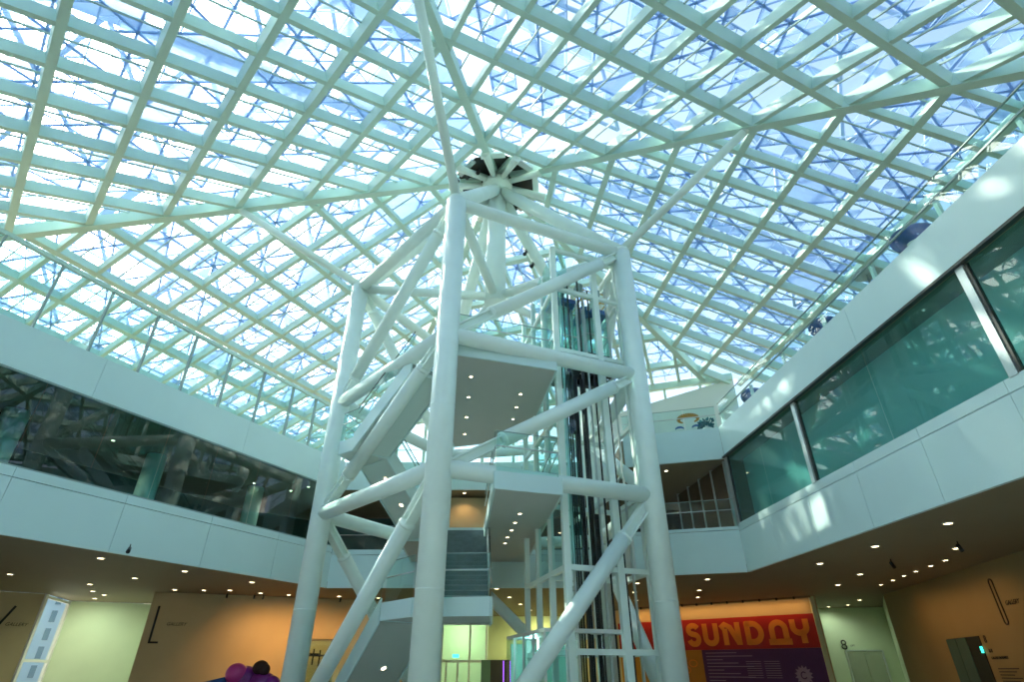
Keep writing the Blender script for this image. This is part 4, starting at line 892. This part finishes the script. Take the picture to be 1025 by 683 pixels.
# ------------------------------------------------------------------ terrace furniture
def shell_chair(x, y, rz, lab, sc=1.):
    o_ = V(x, y, Z4); r = root('lounge_chair', lab, 'chair', o_, group='lounge chairs on the right terrace')
    bm = B(); n = 24; rings = []
    for k, (rr, dy) in enumerate(((.02, .0), (.3, -.02), (.52, -.10), (.62, -.22))):
        rings.append([bm.verts.new(o_+Vector((rr*math.cos(2*math.pi*i/n), dy*-1, .72+rr*.8*math.sin(2*math.pi*i/n)))*sc) for i in range(n)])
    for k in range(3):
        for i in range(n): f = bm.faces.new((rings[k][i], rings[k][(i+1) % n], rings[k+1][(i+1) % n], rings[k+1][i])); f.smooth = True
    bmesh.ops.solidify(bm, geom=bm.faces[:], thickness=.05); a = part('shell', bm, M['bluechair'], r)
    bm = B(); blob(bm, o_+Vector((0, .22, .5))*sc, .36*sc, (1, .9, .35)); part('cushion', bm, M['white'], r)
    bm = B(); tube(bm, o_+Vector((0, .15, .06))*sc, o_+Vector((0, .15, .42))*sc, .05, seg=12); lathe(bm, o_+Vector((0, .15, 0))*sc, [(.32, 0), (.32, .04), (.06, .07)], 20); part('pedestal', bm, M['alu'], r)
    r.rotation_euler.z = rz
shell_chair(10.5, 10.9, -.45, 'largest blue shell lounge chair behind the right terrace glass', 1.0)
shell_chair(10.15, 15.1, -.4, 'blue shell chair further along the right terrace railing', .85)
shell_chair(9.75, 20.3, -.3, 'farthest blue shell chair at the far end of the right terrace', .8)
r = root('side_table', 'small round white table beside the largest blue chair', 'table', V(10.1, 12.6, Z4))
bm = B(); lathe(bm, V(10.1, 12.6, Z4+.7), [(.35, 0), (.36, .02), (.35, .04)], 24); part('table_top', bm, M['white'], r)
bm = B(); tube(bm, V(10.1, 12.6, Z4), V(10.1, 12.6, Z4+.7), .03, seg=10); lathe(bm, V(10.1, 12.6, Z4), [(.22, 0), (.22, .03), (.04, .05)], 20); part('stem', bm, M['alu'], r)
# painted mural on the white back wall
wd = kd; wn = -kn
def MW(d, z, o=.0): q = Vector((*PRK, 0))-wd*d+wn*o; return V(q.x, q.y, z)
mu = root('wall_mural', 'painted orange arch with two blue crescents on the white back wall', 'mural', MW(3.1, 13.3))
def mstrip(bm, pts, w):
    for i in range(len(pts)-1):
        a = Vector(pts[i]); b = Vector(pts[i+1]); d = (b-a).normalized(); nn = Vector((-d.y, d.x)); wa = w*(math.sin(math.pi*(i+.0)/(len(pts)-1))*.7+.3); wb = w*(math.sin(math.pi*(i+1.)/(len(pts)-1))*.7+.3)
        q = [a+nn*wa/2, b+nn*wb/2, b-nn*wb/2, a-nn*wa/2]; hexa(bm, [MW(p_.x, p_.y, .005) for p_ in q]+[MW(p_.x, p_.y, .03) for p_ in q])
CX, CZ = 3.2, 14.05
bm = B(); mstrip(bm, arc(CX, CZ, .62, .26, -55, 235, 24), .30); part('arch', bm, M['mustard'], mu, 'orange painted arch')
for dx in (-.42, .62):
    bm = B(); mstrip(bm, arc(CX+dx, CZ-.62, .26, .14, 0, 180, 12), .13); part('crescent', bm, M['bluechair'], mu, 'dark blue painted crescent')
r = root('potted_plant', 'teal leafy plant on the upper back terrace beside the railing corner', 'plant', V(8.76, 23.4, Z4))
bm = B(); lathe(bm, V(8.76, 23.4, Z4), [(.16, 0), (.22, .35), (.2, .36), (.02, .34)], 20); part('pot', bm, M['white'], r)
bm = B(); rnd = random.Random(3)
for i in range(110):
    d = Vector((rnd.uniform(-1, 1), rnd.uniform(-1, 1), rnd.uniform(-.2, 1.1))).normalized(); p = V(8.76, 23.4, Z4+.42)+d*rnd.uniform(.06, .36); e = d.cross(Vector((rnd.uniform(-1, 1), .3, .5))).normalized()*.07
    q = p+d*.17; v = [bm.verts.new(t) for t in (p, (p+q)/2+e, q, (p+q)/2-e)]; bm.faces.new(v)
part('foliage', bm, M['teal'], r)

# ------------------------------------------------------------------ ceiling lamps
def make_dl(r_, emi):
    o = bpy.data.objects.new('downlight', None); COL.objects.link(o); o.location = (0, 0, 0); ORG[o] = Vector((0, 0, 0)); o.empty_display_size = .1
    bm = B(); lathe(bm, Vector((0, 0, -.02)), [(r_*.72, .03), (r_, .03), (r_, 0), (r_*.8, -.006), (r_*.72, .0)], 20, caps=False); part('trim_ring', bm, M['white'], o)
    bm = B(); lathe(bm, Vector((0, 0, -.018)), [(r_*.7, 0), (r_*.7, .01), (.01, .012)], 20); part('lens', bm, emi, o)
    return o
ords = ['first', 'second', 'third', 'fourth', 'fifth', 'sixth', 'seventh', 'eighth', 'ninth', 'tenth', 'eleventh', 'twelfth', 'thirteenth', 'fourteenth', 'fifteenth', 'sixteenth', 'seventeenth', 'eighteenth', 'nineteenth', 'twentieth', 'twenty first']
proto = [None]
def lamps(pts, z, label, group, big=.13, start=None):
    pr = make_dl(big, M['lampw']); first = True
    for i, (x, y) in enumerate(pts):
        o = pr if first else copy_tree(pr)
        first = False
        o.location = V(x, y, z); o['label'] = label % ords[i]; o['category'] = 'downlight'; o['group'] = group
LL = sorted([(-13.56, 19.38), (-12.2, 22.15), (-19.29, 22.9), (-18.09, 25.75), (-19.53, 28.17), (-19.9, 29.6), (-21.4, 31.2), (-15.12, 23.96), (-10.9, 25.13), (-15.42, 27.61), (-14.18, 27.8), (-12.99, 27.8), (-12.0, 28.9), (-10.9, 29.6), (-8.6, 30.2), (-6.8, 30.9)], key=lambda p: p[0]/p[1])
LR1 = [(10.98, 14.35), (10.83, 17.34), (10.65, 20.43)]
LR2 = [(13.47, 17.65), (13.38, 22.9), (14.06, 25.94)]
LR3 = [(14.55, 19.77), (14.8, 20.9), (15.05, 22.15), (15.3, 23.29), (15.6, 24.53), (15.9, 25.9)]
LR4 = [(7.91, 24.24), (8.62, 27.8), (9.36, 30.6)]; LR5 = [(5.3, 25.43), (5.78, 28.55), (6.53, 31.98)]
LR6 = [(18.2, 31.9), (18.9, 34.4), (18.3, 35.4)]
lamps(LL, Z1+.008, 'round recessed lamp in the left gallery ceiling, %s from the left', 'left gallery ceiling lamps')
lamps(LR1, Z1+.008, 'recessed lamp along the edge of the right balcony soffit, %s from the right', 'right soffit edge lamps')
lamps(LR2, Z1+.008, 'recessed lamp in the middle line of the right soffit, %s from the right', 'right soffit middle lamps')
lamps(LR3, Z1+.008, 'small recessed lamp close along the O gallery wall, %s from the right', 'O gallery wall lamps', .1)
lamps(LR4, Z1+.008, 'recessed lamp right of the right tower column above the banner, %s from the front', 'banner ceiling lamps right')
lamps(LR5, Z1+.008, 'recessed lamp left of the right tower column near the lift, %s from the front', 'banner ceiling lamps left')
lamps(LR6, Z1+.008, 'recessed lamp in the passenger lift recess ceiling, %s from the front', 'lift recess lamps')
lamps([(-.7, 27.2), (-.13, 30.61), (.47, 34.0), (1.13, 37.53)], Z1+.008, 'recessed lamp in the back passage ceiling right of the stair landing, %s from the front', 'back passage lamps')
lamps([(-1.39, 16.75), (-1.58, 18.37), (-1.78, 20.22), (-1.99, 22.03)], 8.575, 'recessed lamp in the left row under the upper landing, %s from the front', 'upper landing lamps left row', .07)
lamps([(.31, 18.11), (.17, 19.26), (.04, 20.42)], 8.575, 'recessed lamp in the right row under the upper landing, %s from the front', 'upper landing lamps right row', .07)
lamps([(.25, 17.89), (.1, 19.13), (-.02, 20.29), (-.17, 21.49), (-.27, 22.6)], 4.295, 'recessed lamp under the lower tower landing, %s from the front', 'lower landing lamps', .08)
lamps([(-9.9, 26.8), (-11.0, 27.5), (-12.3, 26.2), (-15.5, 20.5)], Z3+.095, 'tiny lamp seen behind the left strip window, %s from the right', 'left room lamps', .08)
lamps([(6.9, 24.3), (6.2, 27.5)], Z3+.095, 'lamp in the dark recess ceiling beside the right window corner, %s from the front', 'corner recess lamps', .09)
lamps([(-2.4, 27.9)], Z3+.095, 'lamp in the ceiling above the head of the lower stairs, %s one', 'stair head lamp', .09)
# stair soffit lamps: tilted with the flights
def tilted(a, b, d, zt, rise, run, u, v, lab):
    """lamp under a flight: u across from a to b, v down the slope in metres"""
    a = Vector((*a, 0)); b = Vector((*b, 0)); d = Vector((*d, 0)).normalized(); s_ = rise/run; q = a.lerp(b, u)+d*v
    o = make_dl(.1, M['lampw']); o.location = V(q.x, q.y, zt-s_*v-.475); o['label'] = lab; o['category'] = 'downlight'; o['group'] = 'stair soffit lamps'
    nn = (b-a).normalized().cross(Vector((d.x, d.y, -s_))); nn = nn if nn.z > 0 else -nn
    o.rotation_euler = nn.to_track_quat('Z', 'Y').to_euler()
tilted((-3.62, 17.1), (-2.42, 18.35), (-.56, .83), 1.6, 3.2, 4.6, .55, 1.5, 'round lamp set in the sloping soffit of the lower stair flight')
tilted((-5.5, 19.85), (-4.42, 18.85), (1.44, 2.34), 6.85, 2.1, 2.75, .62, .55, 'round lamp set in the soffit of the upper stairs near the left column')
tilted((-5.5, 19.85), (-4.42, 18.85), (1.44, 2.34), 6.85, 2.1, 2.75, .62, 1.5, 'round lamp set lower in the soffit of the upper stairs')
# black spot fittings
def spot_fit(c, aim, lab, group, sz=1.):
    r = root('spotlight', lab, 'spotlight', c, group=group)
    bm = B(); tube(bm, c+Vector((0, 0, -.16*sz)), c, .02*sz, seg=8); part('stem', bm, M['black'], r)
    a = Vector(aim).normalized(); b = c+Vector((0, 0, -.2*sz)); bm = B(); tube(bm, b-a*.1*sz, b+a*.16*sz, .06*sz, .075*sz, 14); part('head', bm, M['black'], r)
for i, d in enumerate((3.2, 4.4, 4.8, 6.6, 8.4)):
    q = LWV(d, Z1, 1.2); spot_fit(q, (-lwn.x, -lwn.y, -.8), 'black track spotlight above the L gallery wall, %s from the left' % ords[i], 'track spotlights on the left', .7)
spot_fit(V(-11.19, 17.04, Z1), (.3, -.6, -.6), 'black camera hanging from the left balcony soffit', 'ceiling cameras', .75)
spot_fit(V(12.59, 19.57, Z1), (.6, .3, -.8), 'pale double spotlight under the right soffit, nearer the banner', 'soffit spotlights', .8); spot_fit(V(12.76, 16.6, Z1), (.6, .3, -.8), 'spotlight under the right soffit, nearer the right edge', 'soffit spotlights', .8)
for i, (t, k) in enumerate(((.42, 'A'), (.52, 'A'), (.6, 'A'))):
    p = V(P[k].x, P[k].y, 14.75).lerp(hub+Vector((0, 0, -.75)), t)+Vector((-.33, -.1, 0)); spot_fit(p, (-.3, -.5, -1), 'black floodlight clamped on the strut behind the lift, %s from below' % ords[i], 'floodlights on the strut', 1.3)
for i, d in enumerate((1.5, 2.0, 2.5)):
    q = Vector((H.x-.9-.55*i, H.y-1.2+.25*i, 0)); spot_fit(V(q.x, q.y, zroof(q.x, q.y)+.02), (-.2, -.4, -1), 'black floodlight beside the roof hub, %s from the hub' % ords[i], 'floodlights at the hub', 1.3)

# ------------------------------------------------------------------ lights
def light(kind, loc, power, col, **kw):
    ld = bpy.data.lights.new('lamp', kind); ld.energy = power; ld.color = col
    aim = kw.pop('aim', None)
    for k, v in kw.items(): setattr(ld, k, v)
    o = bpy.data.objects.new('lamp', ld); COL.objects.link(o); o.location = loc
    if aim: o.rotation_euler = Vector(aim).to_track_quat('-Z', 'Y').to_euler()
    return o
WARM = (1., .50, .16); AMB = (1., .62, .28)
for d, pw_ in ((4.4, 150), (5.8, 240), (7.4, 200), (9.6, 170)):
    light('SPOT', LWV(d, Z1-.35, 3.0), pw_, WARM, aim=(-lwn.x, -lwn.y, -.72), spot_size=1.5, spot_blend=1., shadow_soft_size=.3)
for x, y in LL[::2]: light('SPOT', V(x, y, Z1-.05), 16, AMB, aim=(0, 0, -1), spot_size=2.4, spot_blend=.8, shadow_soft_size=.08)
tl = light('AREA', sp_(4., 2.95, .45), 30, WARM, aim=(-swn.x*.5, -swn.y*.5, -.85), shape='RECTANGLE', size=10.5, size_y=.12)
_x = sw; _z = Vector((swn.x*.5, swn.y*.5, .85)).normalized(); _y = _z.cross(_x).normalized(); tl.rotation_euler = Matrix((_x, _y, _z)).transposed().to_euler()
for x, y in LR3: light('SPOT', V(x, y, Z1-.06), 34, WARM, aim=(.45, .1, -1), spot_size=2.2, spot_blend=1., shadow_soft_size=.08)
for x, y in LR1+LR2+LR4: light('SPOT', V(x, y, Z1-.06), 12, AMB, aim=(0, 0, -1), spot_size=2.4, spot_blend=.8, shadow_soft_size=.08)
for x, y in LR6: light('SPOT', V(x, y, Z1-.06), 40, (.8, 1., .75), aim=(0, .2, -1), spot_size=2.6, spot_blend=.8, shadow_soft_size=.08)
for x, y in ((-.13, 30.61), (.47, 34.), (1.13, 37.53), (2.0, 40.0)): light('SPOT', V(x, y, Z1-.06), 270, (.95, .9, .35), aim=(0, .5, -1), spot_size=2.6, spot_blend=.9, shadow_soft_size=.08)
light('POINT', lp(-.2, 3.2, .75), 45, (.6, 1., .95), shadow_soft_size=.1)  # added fill without a fitting, brightens the lobby glass
for x, y in ((-19.9, 29.6), (-21.4, 31.2)): light('SPOT', V(x, y, Z1-.06), 150, (.85, 1., .72), aim=(-.15, .35, -1), spot_size=2.7, spot_blend=.9, shadow_soft_size=.1)  # added to brighten the left recess in place of window daylight
light('POINT', V(-3.5, 44, 2.4), 160, (.72, 1., .6), shadow_soft_size=.3)
for x, y in ((-1.6, 19), (.2, 19.3)): light('SPOT', V(x, y, 8.5), 14, AMB, aim=(0, 0, -1), spot_size=2.2, spot_blend=.7, shadow_soft_size=.06)
light('SPOT', V(-2.4, 27.9, Z3), 40, AMB, aim=(0, 0, -1), spot_size=2.4, spot_blend=.8, shadow_soft_size=.08)
light('SPOT', V(6.9, 24.3, Z3), 25, AMB, aim=(0, 0, -1), spot_size=2.4, spot_blend=.8, shadow_soft_size=.08)
for x, y in ((-11., 27.5), (-15.5, 20.5)): light('SPOT', V(x, y, Z3), 70, (1., .85, .6), aim=(0, 0, -1), spot_size=2.4, spot_blend=.8, shadow_soft_size=.08)

SUN_AZ, SUN_EL = -55., 43.
sd = az(SUN_AZ)*math.cos(math.radians(SUN_EL))+Vector((0, 0, math.sin(math.radians(SUN_EL))))
sun = light('SUN', (0, 0, 60), 8.5, (1., .88, .74), aim=-sd, angle=math.radians(1.2)); sun.name = 'sun'
wld = bpy.data.worlds.new('sky'); bpy.context.scene.world = wld; wld.use_nodes = True
nt = wld.node_tree; nt.nodes.clear(); out = nt.nodes.new('ShaderNodeOutputWorld'); bg = nt.nodes.new('ShaderNodeBackground'); sky = nt.nodes.new('ShaderNodeTexSky')
sky.sky_type = 'NISHITA'; sky.sun_disc = False; sky.sun_elevation = math.radians(SUN_EL); sky.sun_rotation = math.radians(SUN_AZ); sky.dust_density = 4.0; sky.air_density = 1.0; sky.ozone_density = 1.5
bg.inputs['Strength'].default_value = .32
hs = nt.nodes.new('ShaderNodeHueSaturation'); hs.inputs['Saturation'].default_value = .78; hs.inputs['Value'].default_value = 1.12
nt.links.new(sky.outputs[0], hs.inputs['Color']); nt.links.new(hs.outputs[0], bg.inputs[0]); nt.links.new(bg.outputs[0], out.inputs[0])

# ------------------------------------------------------------------ camera and view
cd = bpy.data.cameras.new('camera'); cam = bpy.data.objects.new('camera', cd); COL.objects.link(cam)
cam.location = (0, 0, E); cam.rotation_euler = (math.radians(90+30.7736), 0, 0)
cd.sensor_fit = 'HORIZONTAL'; cd.sensor_width = 36; cd.lens = 555/1025*36; cd.clip_start = .05; cd.clip_end = 500
sc_ = bpy.context.scene; sc_.camera = cam
sc_.view_settings.view_transform = 'Standard'; sc_.view_settings.look = 'None'; sc_.view_settings.exposure = 0.45; sc_.view_settings.gamma = 1; sc_.view_settings.use_curve_mapping = False
sc_.cycles.transparent_max_bounces = 32; sc_.cycles.max_bounces = 10; sc_.cycles.diffuse_bounces = 5; sc_.cycles.use_denoising = True; sc_.cycles.sample_clamp_indirect = 6
